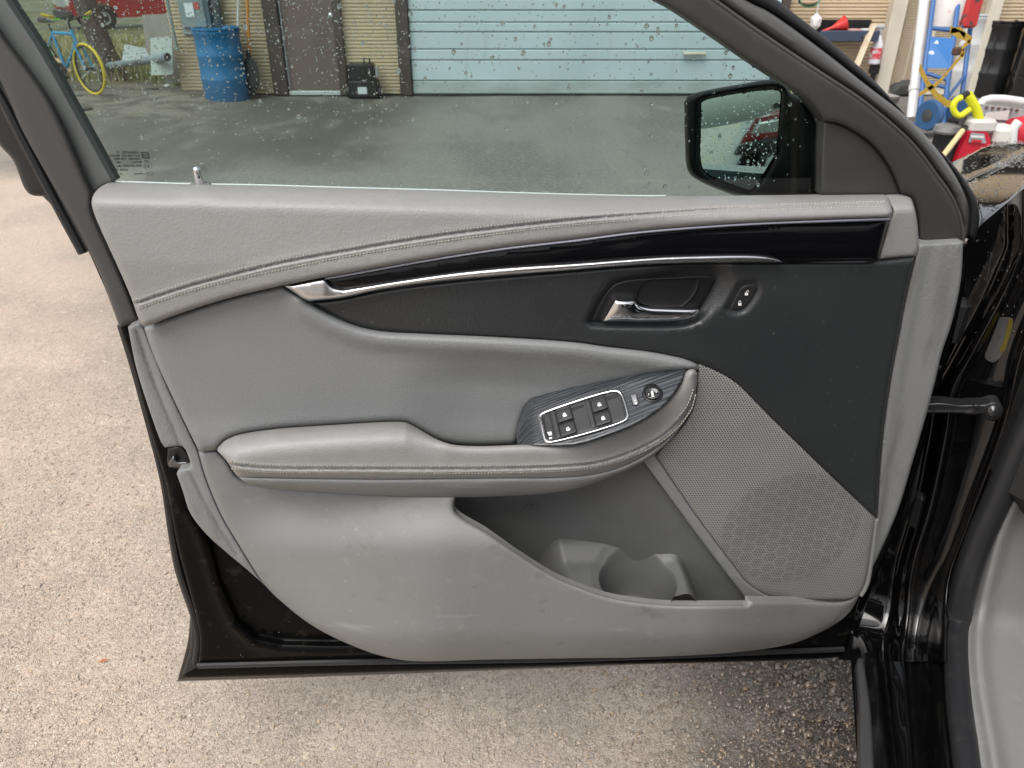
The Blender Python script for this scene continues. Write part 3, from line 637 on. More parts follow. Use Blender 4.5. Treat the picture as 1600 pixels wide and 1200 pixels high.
panel('mirror_fold_button', fb2, SU, mat('grey_button', (.24, .245, .25), .35), swp, 1.5, .001, .004, 4, bumps=lambda P, d: .003 + 0*d)
flat_print('mirror_fold_symbol', [q((1196, 225), (1216, 219), (1221, 240), (1200, 246)), q((1188, 190), (1202, 186), (1206, 200), (1192, 204))], SU, .0036, M['white'], swp)
def circ(cx, cy, rx, ry, n=36): return np.array([(cx + rx*math.cos(2*math.pi*i/n), cy + ry*math.sin(2*math.pi*i/n)) for i in range(n)])
panel('knob_collar', circ(1019.8, 615.5, 16.8, 13.2), SU, M['blackplastic'], swp, 3, .002, .004, 4, bumps=lambda P, d: .0015 + 0*d)
kn = panel('mirror_knob', circ(1020.3, 613.8, 13.2, 10.6), SU, mat('knob_black', (.014, .014, .015), .2, coat=.5), swp, 4, .003, .008, 3.5, bumps=lambda P, d: .006 - .0016*sst(d/9))
kx = lambda pts: [cz(*p) for p in pts]
flat_print('mirror_adjust_symbol', [kx([(1385, 90), (1410, 85), (1422, 130), (1395, 138)]), kx([(1350, 120), (1366, 113), (1366, 133)]), kx([(1460, 88), (1444, 90), (1448, 108)]), kx([(1390, 68), (1402, 66), (1398, 80)]), kx([(1392, 142), (1420, 136), (1430, 152), (1395, 156)])], SU, .0062, M['white'], swp)

# ---- lower panel, pocket, cup holder, speaker
def loww(P):
    x, y = P[:, 0], P[:, 1]
    w = .022 + .080*sst((x-330)/380)*(1-sst((x-1090)/250)) - .034*sst((862-y)/95)*sst((x-340)/150)*(1-sst((x-860)/60))
    return w - .035*sst((y-985)/60)*.6
low = cat([(310, 706), (339, 703)], [(340, 704.7), (354.6, 720.5), (367.6, 740.6), (373, 746)], [(373, 745), (386, 754), (423.6, 761), (501, 766), (587.5, 770), (660, 773), (712, 774)], POCK, [(1167, 945), (1167, 938)],
          [(1167, 938), (1240, 938.5), (1322, 938), (1340, 927), (1350, 909)], [(1350, 909), (1337, 942), (1322, 962), (1302, 977), (1277, 990), (1240, 1005), (1150, 1019), (1000, 1027), (900, 1028.5), (750, 1031), (649, 1033), (607.5, 1027.5), (555, 1010.6), (487.5, 977), (431, 932), (412.5, 913)], LOWL[::-1])
scuff = [((465, 955, 30, 5, .25), .0)]
crv = sm([(373, 752), (423, 772), (560, 786), (690, 790), (711, 797)])
panel('lower_panel', low, DF(loww), M['plastic'], door, 8, .008, .009, 10, curves=[(sm(POCK[2:]), (3, 6, 10, 15, 22)), (sm([(400, 905), (487, 972), (607, 1022), (750, 1026), (1000, 1022), (1240, 1000)]), (0, -6, -14, -24))],
      bumps=lambda P, d: -.010*(1-np.sqrt(np.clip(1-(1-np.clip(seg_dist(P, np.array([(412, 913), (487.5, 977), (555, 1010.6), (607.5, 1027.5), (649, 1033), (750, 1031), (900, 1028.5), (1000, 1027), (1150, 1019), (1240, 1005), (1302, 977), (1337, 942)]), False)/26, 0, 1))**2, 0, 1))))
def pkw(P):
    x, y = P[:, 0], P[:, 1]; xs = np.interp(y, [722, 945], [1005, 1170])
    return .018 - .034*sst((xs - x)/300)
pko = cat([(700, 765), (860, 760), (960, 730), (1005, 715)], SURL, [(1170, 945), (1165, 962)], [(1165, 962), (1000, 962), (860, 930), (700, 820)], [(700, 820), (700, 765)])
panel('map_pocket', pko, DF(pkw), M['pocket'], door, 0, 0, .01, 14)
sidew = cat([(702, 770), (722, 800), (790, 850), (860, 900)], [(860, 900), (860, 925), (760, 870), (698, 800), (702, 770)])
# moulded direction mark on the pocket wall
mk = MB(); 
U2 = DF(lambda P: pkw(P) + .0012)
arc = np.array([(829 + 12*math.cos(a), 793 + 9*math.sin(a)) for a in np.linspace(-2.5, 2.5, 20)] )
mk.tube(U2(arc, np.zeros(20)), .0011, 5); mk.tube(U2(np.array([(819.5, 787.5), (814.5, 794), (820.5, 799)]), np.zeros(3)), .0011, 5)
mk.tube(U2(np.array([(827, 790), (830.5, 788), (830.5, 798.5)]), np.zeros(3)), .0010, 5); mk.tube(U2(np.array([(827, 798.5), (834, 798.5)]), np.zeros(2)), .0010, 5)
mk.build('moulded_arrow_mark', M['pocket'], door, True, True)
# cup holder: a shelf in the pocket with a round well
c0 = on_door([(997, 903)], .056)[0]; zs = c0[2]
us = np.linspace(-.17, .15, 240); ws = np.linspace(-.075, .034, 108); V = []; Fc = []
UU, WW = np.meshgrid(us, ws); rr_ = np.hypot(UU, WW*1.0)
ZZ = zs - .080*sst((.0565 - rr_)/.015) - .0045*(1-sst((rr_ - .0545)/.016))*(rr_ > .050)
ZZ = ZZ - .10*sst((UU - .062)/.060) - .12*sst((-UU - .082 - (.03-WW)*.25)/.07)
ZZ = ZZ + .020*sst((-.030 - WW)/.035)
V = (c0[None, None] + DT*UU[..., None] + DN*WW[..., None]); V[..., 2] = ZZ; V = V.reshape(-1, 3)
nx = len(us)
for j in range(len(ws)-1):
    for i in range(nx-1): Fc.append((j*nx+i, j*nx+i+1, (j+1)*nx+i+1, (j+1)*nx+i))
wf, rf = WW.ravel(), np.where(ZZ > zs - .03, 0, rr_).ravel()
Fc = [f for f in Fc if all(wf[i] < .016 or rf[i] < .057 for i in f)]
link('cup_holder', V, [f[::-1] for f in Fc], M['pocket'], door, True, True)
# speaker surround and perforated grille
GL_ = [(1023, 713), (1083, 800), (1143, 880), (1167, 910), (1187, 925), (1213, 935), (1267, 937), (1320, 937), (1337, 933), (1350, 913), (1360, 860), (1367, 810)]
sur = cat([(1003, 718), (1023, 705)], [(1025, 715), (1083, 800), (1143, 880), (1167, 910), (1190, 926), (1213, 936)], [(1213, 941), (1167, 941)], [(1167, 938), (1083, 827), (1003, 718)])
panel('speaker_surround', sur, DW(.030), M['plastic'], door, 4, .003, .014, 8)
gri = cat(GRT, [(1367, 810), (1360, 860), (1350, 913), (1337, 933), (1320, 937)], GL_[:8][::-1], [(1023, 713), (1043.5, 691), (1065, 667), (1080, 645), (1088, 612), (1091, 580)], [(1091, 580), (1090, 567)])
panel('speaker_grille', gri, DF(lambda P: .024 + .006*np.sin(np.clip((P[:, 0]-1020)/350, 0, 1)*3.14)), M['grille'], door, 5, .004, .012, 12)
strip_tube('grille_edge_bead', sm([(1369, 812), (1363, 860), (1354, 913), (1345, 930)]), DW(.020), .0035, M['plastic'], door)

# ---- window frame, glass
GE = [(-130, -215), (-60, -110), (10, 0), (62.5, 80), (112, 167), (177, 284)]
panel('rear_glass_channel', cat(GE, [(177, 284), (160, 290), (145, 303)], [(145, 303), (135, 282), (80, 162), (0, 50), (-75, -60), (-160, -180)], [(-160, -180), (-130, -215)]), DW(-.018), M['channel'], door, 3, .003, .02, 16)
strip_tube('glass_run_seal', sm(GE[:-1] + [(175, 281)], 10), DW(-.024), .0016, M['rubber'], door)
SL = [(-140, -90), (-80, 0), (0, 125), (33, 200), (73, 273), (113, 343), (157, 430), (187, 511)]
panel('rear_sash', cat([(-160, -180), (-75, -60), (0, 50), (80, 162), (135, 282), (145, 303)], [(145, 303), (146, 330), (156, 355), (172, 390), (188, 425), (205, 465), (219, 503)], [(219, 503), (187, 511.5)], SL[::-1], [(-140, -90), (-160, -180)]), DW(-.004), M['sash'], door, 9, .010, .025, 12)
rw1 = cat([(-140, -88)] + SL[1:6] + [(113, 343)], [(113, 343), (123, 367), (72, 307)], [(72, 307), (50, 305), (40, 297), (20, 250), (0, 227), (-140, 20)], [(-140, 20), (-140, -88)])
panel('rear_weatherstrip', rw1, DW(-.03), M['rubber'], door, 8, .012, .02, 10)
strip_tube('rear_weatherstrip_fold', sm([(-60, 52), (0, 150), (45, 235), (95, 330), (130, 395)]), DW(-.02), .006, M['sealrub'], door)
panel('rear_frame_edge', cat([(60, 300), (123, 367), (158, 437), (187, 512)], [(187, 512), (200, 508), (157, 430), (113, 343), (80, 290), (60, 300)]), DW(-.04), M['paint'], door, 4, .004, .02, 10)
FI = [(780, -165), (900, -85), (1024, 0), (1053, 16), (1120, 61), (1187, 107), (1227, 133), (1256, 152), (1275, 171), (1287, 190)]
R1 = [(870, -170), (985, -95), (1115, 0), (1200, 60), (1275, 110), (1350, 160), (1425, 225), (1465, 277), (1485, 305), (1501, 343), (1505, 377)]
R2 = [(925, -178), (1040, -105), (1165, 0), (1200, 18), (1275, 71), (1350, 130), (1425, 190), (1475, 248), (1504, 297), (1512.5, 326), (1510, 372)]
R3 = [(975, -185), (1090, -110), (1215, 0), (1300, 67), (1375, 135), (1437, 205), (1487, 254), (1522, 303), (1529, 323), (1530, 350), (1522, 378)]
SAIL = [(1287, 190), (1306, 192), (1325, 200), (1362, 225), (1390, 262), (1408, 303)]
panel('front_frame_trim', cat(FI, SAIL, [(1408, 302), (1422, 307), (1431, 330), (1436, 380)], [(1436, 380), (1505, 377)], R1[::-1], [(870, -170), (780, -165)]), DW(-.004), M['pillar'], door, 7, .007, .03, 12)
panel('mirror_sail_panel', cat([(1283, 305), (1284, 240), (1287, 190)], SAIL, [(1408, 305), (1283, 305)]), DW(-.012), M['pillar'], door, 6, .003, .02, 10)
panel('front_frame_ridge', cat(R1, [(1505, 377), (1510, 372)], R2[::-1], [(925, -178), (870, -170)]), DW(-.010), M['ridge'], door, 18, .018, .03, 10)
strip_tube('front_frame_highlight', sm(R1[1:], 10), DW(-.007), .0022, M['sash'], door)  # added paler tube imitating light caught on the trim edge
panel('front_weatherstrip', cat(R2, [(1510, 372), (1522, 378)], R3[::-1], [(975, -185), (925, -178)]), DW(-.035), M['rubber'], door, 10, .012, .03, 10)
panel('window_header', cat([(-130, -215), (100, -290), (400, -300), (640, -240), (780, -165)], [(780, -165), (975, -185)], [(975, -185), (800, -290), (450, -380), (50, -360), (-170, -270), (-160, -180)], [(-160, -180), (-130, -215)]), DW(-.012), M['pillar'], door, 12, .012, .03, 25)
glo = cat(GE, [(177, 284), (150, 305)], [(150, 305), (500, 312), (800, 321), (1000, 326), (1283, 323)], [(1283, 323), (1286, 240), (1287, 190)], FI[::-1], [(780, -165), (640, -240), (400, -300), (100, -290), (-130, -215)])
GU = DW(-.0300)
pane = panel('window_glass', glo, GU, M['glass'], door, 0, 0, .0035, 60)
strip_tube('belt_seal_lip', sm([(176, 283.6)] + GL[2:8] + [(1040, 305.6)], 10), DW(-.0265), .0011, mat('lit_seal', (.42, .5, .48), .4), door, 6)  # bright line of light on the seal, put in as pale colour
# rain on the outside of the glass: small beads, denser towards the top and the rear
GD = DW(-.0345)
mb = MB(); hemi = []
base = bmesh.new(); bmesh.ops.create_icosphere(base, subdivisions=1, radius=1.0)
bV = np.array([v.co[:] for v in base.verts]); bF = [[v.index for v in f.verts] for f in base.faces]; base.free()
gpoly = cat([(10, 0), (62.5, 80), (112, 167), (177, 284)], [(177, 284), (310, 287.5), (500, 292), (700, 297), (1000, 305), (1283, 303)], [(1283, 300), (1287, 190)], FI[::-1][:8], [(1024, 0), (1000, -20), (-5, -20), (10, 0)])
def beads(n, fn, rlo, rhi, pw):
    P = rng.uniform([0, -20], [1290, 306], (n*6, 2)); P = P[inside(P, gpoly)]; P = P[rng.uniform(0, 1, len(P)) < fn(P)][:n]
    rr = rlo + (rhi-rlo)*rng.uniform(0, 1, len(P))**pw
    C = GD(P, np.zeros(len(P)))
    for c, r_ in zip(C, rr):
        st = np.array([r_, r_, r_*rng.uniform(.9, 1.35)]); v = bV*st
        # flatten along the door normal
        k = (v @ DN); v = v - np.outer(k*.25, DN)
        mb.add(v + c, bF)
def left_dense(P): return np.clip(1.1 - P[:, 1]/260, .03, 1)*np.where(P[:, 0] < 640, 1, .32)
beads(2300, left_dense, .00045, .00120, 1.9)
beads(170, lambda P: np.clip(1.0 - P[:, 1]/420, .1, 1)*np.where(P[:, 0] > 520, 1, .15), .0011, .0030, 2.2)
beads(60, lambda P: np.where(P[:, 1] > 200, 1, 0.1), .0004, .0011, 1.5)
# beads on the mirror side show bigger; beads gather along the lower glass edge
mb.build('rain_beads', M['water'], door, True, True, 'stuff', ang=80)
mb = MB()
for _ in range(260):
    x = rng.uniform(185, 940); y = float(gl(np.array([x]))[0]) - abs(rng.normal(0, 1.6)); c = on_door([(x, y)], -.0265)[0]; r_ = rng.uniform(.0004, .0009); mb.add(bV*np.array([r_*1.6, r_, r_]) + c, bF)
mb.build('belt_line_drips', M['water'], door, True, True, 'stuff', ang=80)
# lock pin
g0 = on_door([(312, 289)], -.020)[0]
mb = MB(); mb.lathe([(.0125, -.004), (.0125, 0), (.0105, .0016), (.006, .002)], g0, 24); mb.build('lock_pin_gasket', mat('gasket_grey', (.16, .16, .155), .6), door, True, True)
mb = MB(); mb.lathe([(.0046, 0), (.0046, .0175), (.0040, .0195), (.002, .0206), (.0002, .0208)], g0, 20); mb.build('lock_pin', M['brightchrome'], door, True, True, ang=50)

# ---- etched print on the glass, read from outside so it is mirrored here
def text_mesh(body, size, bold=0):
    cu = bpy.data.curves.new('print', 'FONT'); cu.body = body; cu.size = 1; cu.resolution_u = 2; cu.offset = bold
    o = bpy.data.objects.new('print', cu); COL.objects.link(o); dg = bpy.context.evaluated_depsgraph_get()
    me = o.evaluated_get(dg).to_mesh(); V = np.array([v.co[:2] for v in me.vertices]); Fc = [list(p.vertices) for p in me.polygons]
    o.evaluated_get(dg).to_mesh_clear(); bpy.data.objects.remove(o); bpy.data.curves.remove(cu)
    return V, Fc
mk = MB(); GT = DW(-.0285)
def etched(body, xr, yb, xl, hgt, bold=.035):
    """mirrored line of print: starts at xr, runs to xl, baseline yb, letter height hgt (photo pixels)"""
    V, Fc = text_mesh(body, 1, bold); w = V[:, 0].max()
    P = np.stack([xr - V[:, 0]/w*(xr-xl) + (yb - (yb - V[:, 1]/.7*hgt))*-.28, yb - V[:, 1]/.7*hgt], 1)
    mk.add(GT(P, np.zeros(len(P))), Fc)
e = lambda x, y: (160 + x/17.78, 225 + y/17.78)
for body, a, b in (('LAMINATED  ST', (1030, 262), (395, 245)), ('DOT438 AS2  M350A1', (1040, 350), (195, 330)), ('TRANSP.  70% MIN.', (1060, 440), (310, 420)), ('FUYAO', (1105, 530), (805, 520)),
                   ('43R-001834', (1110, 632), (585, 615)), ('OCPA  0009', (730, 745), (255, 735)), ('14', (575, 850), (485, 850)), ('E 000001', (1175, 850), (870, 838)), ('XI', (1280, 490), (1175, 490))):
    xr, yb = e(*a); xl, _ = e(*b); etched(body, xr, yb, xl, 3.1 if body not in ('E 000001', 'XI', '14') else 2.2)
def loop(P, wd):
    P = np.array(P, float); n = len(P); c = P.mean(0); I = c + (P-c)*(1-wd)
    mk.add(GT(np.vstack([P, I]), np.zeros(2*n)), [(i, (i+1) % n, n+(i+1) % n, n+i) for i in range(n)])
sq = [e(1070, 220), e(1278, 232), e(1320, 408), e(1108, 400)]
loop(sq, .30)
etched('gm', *e(1265, 330), e(1125, 330)[0], 3.4, .03); mk.add(GT(np.array([e(1135, 352), e(1262, 354), e(1270, 374), e(1140, 372)]), np.zeros(4)), [(0, 1, 2, 3)])
loop(circ(*e(1263, 612), 6.7, 5.6, 28), .1); etched('E1', *e(1320, 660), e(1195, 650)[0], 4.6, .02)
loop(circ(*e(1325, 828), 6.3, 4.1, 28), .1); etched('CCC', *e(1400, 862), e(1258, 862)[0], 3.8, .02)
mk.add(GT(np.array([e(358, 488), e(515, 492), e(520, 512), e(470, 512), e(440, 552), e(415, 512), e(362, 508)]), np.zeros(7)), [tuple(range(7))])
mk.add(GT(np.array([e(392, 632), e(548, 632), e(545, 612), e(500, 610), e(482, 572), e(440, 610), e(396, 614)]), np.zeros(7)), [tuple(range(7))])
for i, f in enumerate(mk.F):
    a, b, c = (np.array(mk.V[k]) for k in f[:3])
mk.build('etched_lettering', M['ink'], door, False, True)

# ---- mirror outside the glass
MI = [(1069, 160), (1073, 152), (1088, 145), (1160, 131), (1205, 124.5), (1224, 128), (1236, 145)]
MO = [(1236, 145), (1262, 160), (1278, 185), (1284, 215), (1286, 306), (1172, 306), (1144, 303), (1088, 280), (1075, 267), (1070, 213), (1069, 160)]
mout = cat(MI, MO[:5], MO[4:])
mg = cat([(1096, 161), (1101, 157), (1212, 141), (1219, 145), (1219, 160)], [(1219, 160), (1213, 238)], [(1213, 238), (1176, 294), (1170, 297)], [(1170, 297), (1107, 272), (1099, 264), (1095, 251), (1096, 161)], step=4)
def hsw(P): return -.110 + .00020*(P[:, 0]-1150)
def mir_b(P, d):
    i = inside(P, mg); s_ = seg_dist(P, mg)
    return np.where(i, -.036, -.010*(1-sst(s_/9))) + .012*sst((P[:, 0]-1228)/25)
hous = panel('mirror_housing', mout, DF(hsw), M['housing'], door, 9, .02, .07, 6, bumps=mir_b, back=-DN + DT*.55 + np.array([0, 0, -.35]), curves=[(np.vstack([mg, mg[:1]]), (-9, -6, -3, 0))])
panel('mirror_glass', mg, lambda P, h: on_door(P, hsw(P) - .012 + .00006*(P[:, 0]-1155) + .000095*(P[:, 1]-220) + h), M['mirror'], hous, 0, 0, .003, 30)
strip_tube('mirror_seam', sm([(1222, 196), (1250, 186), (1276, 176)]), DF(lambda P: hsw(P) + .0035), .0012, M['blackplastic'], hous)
mb = MB()
for _ in range(330):
    p = np.array([[rng.uniform(1094, 1220), rng.uniform(140, 298)]])
    if not inside(p, mg)[0]: continue
    c = on_door(p, hsw(p) - .0105 + .00006*(p[:, 0]-1155) + .000095*(p[:, 1]-220))[0]; r_ = .0005 + .0009*rng.uniform()**2; mb.add(bV*r_ + c, bF)
mb.build('mirror_beads', M['water'], hous, True, True, 'stuff', ang=80)
# wet beads on the black steel of the door
mb = MB()
for _ in range(230):
    p = np.array([[rng.uniform(235, 600), rng.uniform(720, 1055)]])
    if not inside(p, sheet)[0] or inside(p, low)[0] or inside(p, bl1)[0]: continue
    dh = float(sheet_b(p, None)[0]); c = on_door(p, -.0195 + dh)[0]; r_ = rng.uniform(.0005, .0012); mb.add(bV*r_ + c, bF)
mb.build('steel_beads', M['water'], leaf, True, True, 'stuff', ang=80)
# ================================================================== GROUND
def vnoise(x, y, sc, seed):
    g = np.random.default_rng(seed).uniform(-1, 1, (256, 256)); X = x/sc; Y = y/sc
    i = np.floor(X).astype(int); j = np.floor(Y).astype(int); u = X-i; v = Y-j; u = u*u*(3-2*u); v = v*v*(3-2*v)
    a = g[i % 256, j % 256]; b = g[(i+1) % 256, j % 256]; c = g[i % 256, (j+1) % 256]; d = g[(i+1) % 256, (j+1) % 256]
    return (a*(1-u)+b*u)*(1-v) + (c*(1-u)+d*u)*v
def axis(lo, hi, st, far):
    n = np.arange(lo, hi, st); g = [st]
    while sum(g) < far: g.append(g[-1]*1.28)
    c = np.cumsum(g); return np.concatenate([lo - c[::-1], n, n[-1] + c])
gx = axis(-2.6, 1.0, .010, 160); gy = axis(.42, 3.0, .010, 190)
GX, GY = np.meshgrid(gx, gy); fx, fy = GX.ravel(), GY.ravel()
near = np.exp(-np.maximum(0, np.hypot(fx*.5, fy-1)-1.6)/2.0)
gz = near*(.0022*vnoise(fx, fy, .012, 1) + .0016*vnoise(fx, fy, .028, 2) + .002*vnoise(fx, fy, .09, 3)) + .006*vnoise(fx, fy, .6, 4)
dirt = sst((-fx-2.4)/1.2)*sst((fy-6.0)/1.5)
fall = lambda x, y: -.62*sst((np.asarray(y)-10)/18)*sst((-np.asarray(x)-2)/2)
gz += fall(fx, fy)
gz += dirt*(.05*vnoise(fx, fy, .5, 5) + .05*vnoise(fx, fy, 1.4, 6)) + .02*dirt
n_x = len(gx); Fg = [(j*n_x+i, j*n_x+i+1, (j+1)*n_x+i+1, (j+1)*n_x+i) for j in range(len(gy)-1) for i in range(n_x-1)]
def ground_mat():
    m = bpy.data.materials.new('worn_wet_asphalt'); m.use_nodes = True
    nt = m.node_tree; N = nt.nodes; L = nt.links; b = N['Principled BSDF']; tc = N.new('ShaderNodeTexCoord'); O = tc.outputs['Object']
    def noise(sc, det=5, st=None, rough=.55):
        n = N.new('ShaderNodeTexNoise'); n.inputs['Scale'].default_value = sc; n.inputs['Detail'].default_value = det; n.inputs['Roughness'].default_value = rough
        if st:
            mp = N.new('ShaderNodeMapping'); mp.inputs['Scale'].default_value = st; L.new(O, mp.inputs[0]); L.new(mp.outputs[0], n.inputs[0])
        else: L.new(O, n.inputs[0])
        return n.outputs['Fac']
    def rng_(s_, lo, hi, smooth=True):
        r = N.new('ShaderNodeMapRange'); r.interpolation_type = 'SMOOTHSTEP' if smooth else 'LINEAR'; r.inputs[1].default_value = lo; r.inputs[2].default_value = hi; L.new(s_, r.inputs[0]); return r.outputs[0]
    def mixc(f, a, c):
        mx = N.new('ShaderNodeMix'); mx.data_type = 'RGBA'
        if isinstance(f, float): mx.inputs[0].default_value = f
        else: L.new(f, mx.inputs[0])
        for i, v in ((6, a), (7, c)):
            if isinstance(v, tuple): mx.inputs[i].default_value = (*v, 1)
            else: L.new(v, mx.inputs[i])
        return mx.outputs[2]
    def mth(op, *a):
        n = N.new('ShaderNodeMath'); n.operation = op
        for i, v in enumerate(a):
            if isinstance(v, (int, float)): n.inputs[i].default_value = v
            else: L.new(v, n.inputs[i])
        return n.outputs[0]
    sx = N.new('ShaderNodeSeparateXYZ'); L.new(O, sx.inputs[0]); X, Y = sx.outputs['X'], sx.outputs['Y']
    # dry dusty apron on one side, damp darker asphalt in front of the building
    ap = mth('SUBTRACT', mth('SUBTRACT', mth('MULTIPLY', X, -1.0), mth('MULTIPLY', Y, .545)), -.03)
    ap = mth('ADD', ap, mth('MULTIPLY', mth('SUBTRACT', noise(1.6, 4), .5), .5))
    apron = rng_(ap, -.40, .42)
    damp = rng_(noise(.62, 6, (1.2, .5, 1)), .44, .56)
    asphalt = mixc(damp, (.222, .212, .195), (.150, .142, .130))
    asphalt = mixc(rng_(noise(1.5, 6, (1.1, .4, 1)), .55, .66), asphalt, (.245, .232, .212))
    asphalt = mixc(rng_(noise(30, 5), .45, .75), asphalt, (.30, .285, .26))
    close = mixc(rng_(noise(3.0, 5), .4, .65), (.50, .43, .36), (.40, .35, .30))
    asphalt = mixc(rng_(Y, 1.6, 2.8), close, asphalt)
    dust = mixc(rng_(noise(2.2, 6), .40, .68), (.55, .44, .345), (.44, .358, .285))
    dust = mixc(rng_(noise(38, 4), .52, .72), dust, (.60, .485, .385))
    col = mixc(apron, asphalt, dust)
    zx = mth('MULTIPLY', rng_(mth('ADD', X, mth('MULTIPLY', mth('SUBTRACT', noise(1.2, 5), .5), 1.6)), -.6, -1.5), rng_(mth('ADD', Y, mth('MULTIPLY', mth('SUBTRACT', noise(.9, 5), .5), 2.6)), 4.9, 5.9))
    zc = mixc(rng_(noise(1.6, 6, (1, .45, 1)), .50, .62), (.098, .088, .076), (.21, .19, .162))
    col = mixc(mth('MULTIPLY', zx, .85), col, zc)
    # dirt yard near the trunk
    dm = mth('MULTIPLY', rng_(mth('MULTIPLY', X, -1.0), 2.5, 3.3), rng_(mth('ADD', Y, mth('MULTIPLY', mth('SUBTRACT', noise(1.1, 5), .5), 2.0)), 6.6, 7.6))
    dcol = mixc(rng_(noise(4.0, 6), .42, .62), (.23, .20, .165), (.115, .10, .084))
    col = mixc(dm, col, dcol)
    gm = mth('MULTIPLY', rng_(mth('MULTIPLY', X, -1.0), 2.6, 3.2), rng_(mth('ADD', Y, mth('MULTIPLY', mth('SUBTRACT', noise(.9, 4), .5), 1.6)), 9.4, 10.4))
    gcol = mixc(rng_(noise(.8, 6), .42, .6), (.15, .135, .06), (.075, .09, .03))
    col = mixc(gm, col, gcol)
    # aggregate: single stones in different colours
    wn_ = N.new('ShaderNodeTexNoise'); wn_.inputs['Scale'].default_value = 95; wn_.inputs['Detail'].default_value = 3; L.new(O, wn_.inputs[0])
    wsub = N.new('ShaderNodeVectorMath'); wsub.operation = 'SUBTRACT'; L.new(wn_.outputs['Color'], wsub.inputs[0]); wsub.inputs[1].default_value = (.5, .5, .5)
    wsc = N.new('ShaderNodeVectorMath'); wsc.operation = 'MULTIPLY_ADD'; L.new(wsub.outputs[0], wsc.inputs[0]); wsc.inputs[1].default_value = (.009, .009, .009); L.new(O, wsc.inputs[2]); WV = wsc.outputs[0]
    def edge_of(sc):
        e_ = N.new('ShaderNodeTexVoronoi'); e_.feature = 'DISTANCE_TO_EDGE'; e_.inputs['Scale'].default_value = sc; L.new(WV, e_.inputs['Vector']); return e_.outputs['Distance']
    v = N.new('ShaderNodeTexVoronoi'); v.inputs['Scale'].default_value = 185; L.new(WV, v.inputs['Vector'])
    vs = N.new('ShaderNodeSeparateColor'); L.new(v.outputs['Color'], vs.inputs[0])
    stone = mixc(vs.outputs[1], (.60, .52, .43), (.30, .265, .235))
    stone = mixc(rng_(vs.outputs[2], .75, .95), stone, (.09, .085, .08))
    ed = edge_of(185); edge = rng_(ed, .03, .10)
    pick = mth('MULTIPLY', mth('MULTIPLY', rng_(vs.outputs[0], .30, .62), edge), mth('ADD', .20, mth('MULTIPLY', rng_(noise(1.3, 4), .35, .65), .30)))
    col = mixc(mth('MULTIPLY', pick, rng_(Y, 9.0, 3.0)), col, stone)
    v2 = N.new('ShaderNodeTexVoronoi'); v2.inputs['Scale'].default_value = 66; L.new(WV, v2.inputs['Vector'])
    vs2 = N.new('ShaderNodeSeparateColor'); L.new(v2.outputs['Color'], vs2.inputs[0])
    ed2 = edge_of(66); p2 = mth('MULTIPLY', rng_(vs2.outputs[0], .955, .97), rng_(ed2, .10, .16))
    col = mixc(mth('MULTIPLY', p2, rng_(Y, 6.0, 2.5)), col, (.58, .50, .41))
    crevice_shade = mth('MULTIPLY', mth('SUBTRACT', 1.0, rng_(ed, .01, .085)), mth('MULTIPLY', rng_(Y, 5.5, 1.6), mth('ADD', .25, mth('MULTIPLY', rng_(noise(5.0, 4), .35, .65), .55))))  # crevice shade between the stones, painted in as a darker binder colour
    col = mixc(crevice_shade, col, (.135, .118, .100))
    # wet, glossy and darker beside the sill
    wx = mth('ADD', mth('SUBTRACT', X, mth('MULTIPLY', mth('SUBTRACT', Y, .66), .33)), mth('MULTIPLY', mth('SUBTRACT', noise(9, 4), .5), .22))
    wet = mth('MULTIPLY', rng_(wx, .10, .50), rng_(Y, 1.7, 1.2))
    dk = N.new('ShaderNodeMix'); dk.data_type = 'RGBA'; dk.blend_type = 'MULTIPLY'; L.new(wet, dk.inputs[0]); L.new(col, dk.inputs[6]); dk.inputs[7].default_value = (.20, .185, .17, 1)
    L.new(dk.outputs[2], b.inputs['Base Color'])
    ro = N.new('ShaderNodeMapRange'); L.new(wet, ro.inputs[0]); ro.inputs[3].default_value = .62; ro.inputs[4].default_value = .09
    fo = mth('MULTIPLY', rng_(Y, 2.5, 4.0), mth('MULTIPLY', damp, .22))
    L.new(mth('SUBTRACT', ro.outputs[0], fo), b.inputs['Roughness'])
    b1 = N.new('ShaderNodeBump'); b1.inputs['Strength'].default_value = .8; b1.inputs['Distance'].default_value = .0055
    v3 = N.new('ShaderNodeTexVoronoi'); v3.feature = 'SMOOTH_F1'; v3.inputs['Scale'].default_value = 125; v3.inputs['Smoothness'].default_value = .35; L.new(O, v3.inputs['Vector'])
    L.new(mth('ADD', mth('MULTIPLY', noise(75, 7, None, .65), 1.3), mth('ADD', mth('MULTIPLY', rng_(ed, 0.0, .22), mth('MULTIPLY', vs.outputs[0], .55)), mth('MULTIPLY', p2, .35))), b1.inputs['Height']); L.new(b1.outputs[0], b.inputs['Normal']); L.new(mth('ADD', .0050, mth('MULTIPLY', wet, .012)), b1.inputs['Distance'])
    L.new(mth('ADD', .35, mth('MULTIPLY', wet, .65)), b.inputs['Specular IOR Level']); L.new(mth('MULTIPLY', wet, .8), b.inputs['Coat Weight']); b.inputs['Coat Roughness'].default_value = .06; L.new(b1.outputs[0], b.inputs['Coat Normal'])
    return m
M['ground'] = ground_mat()
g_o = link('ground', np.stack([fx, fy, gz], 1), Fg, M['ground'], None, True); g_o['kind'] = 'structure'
def ground_z(x, y): return float(gz[int(np.argmin((fx-x)**2 + (fy-y)**2))])
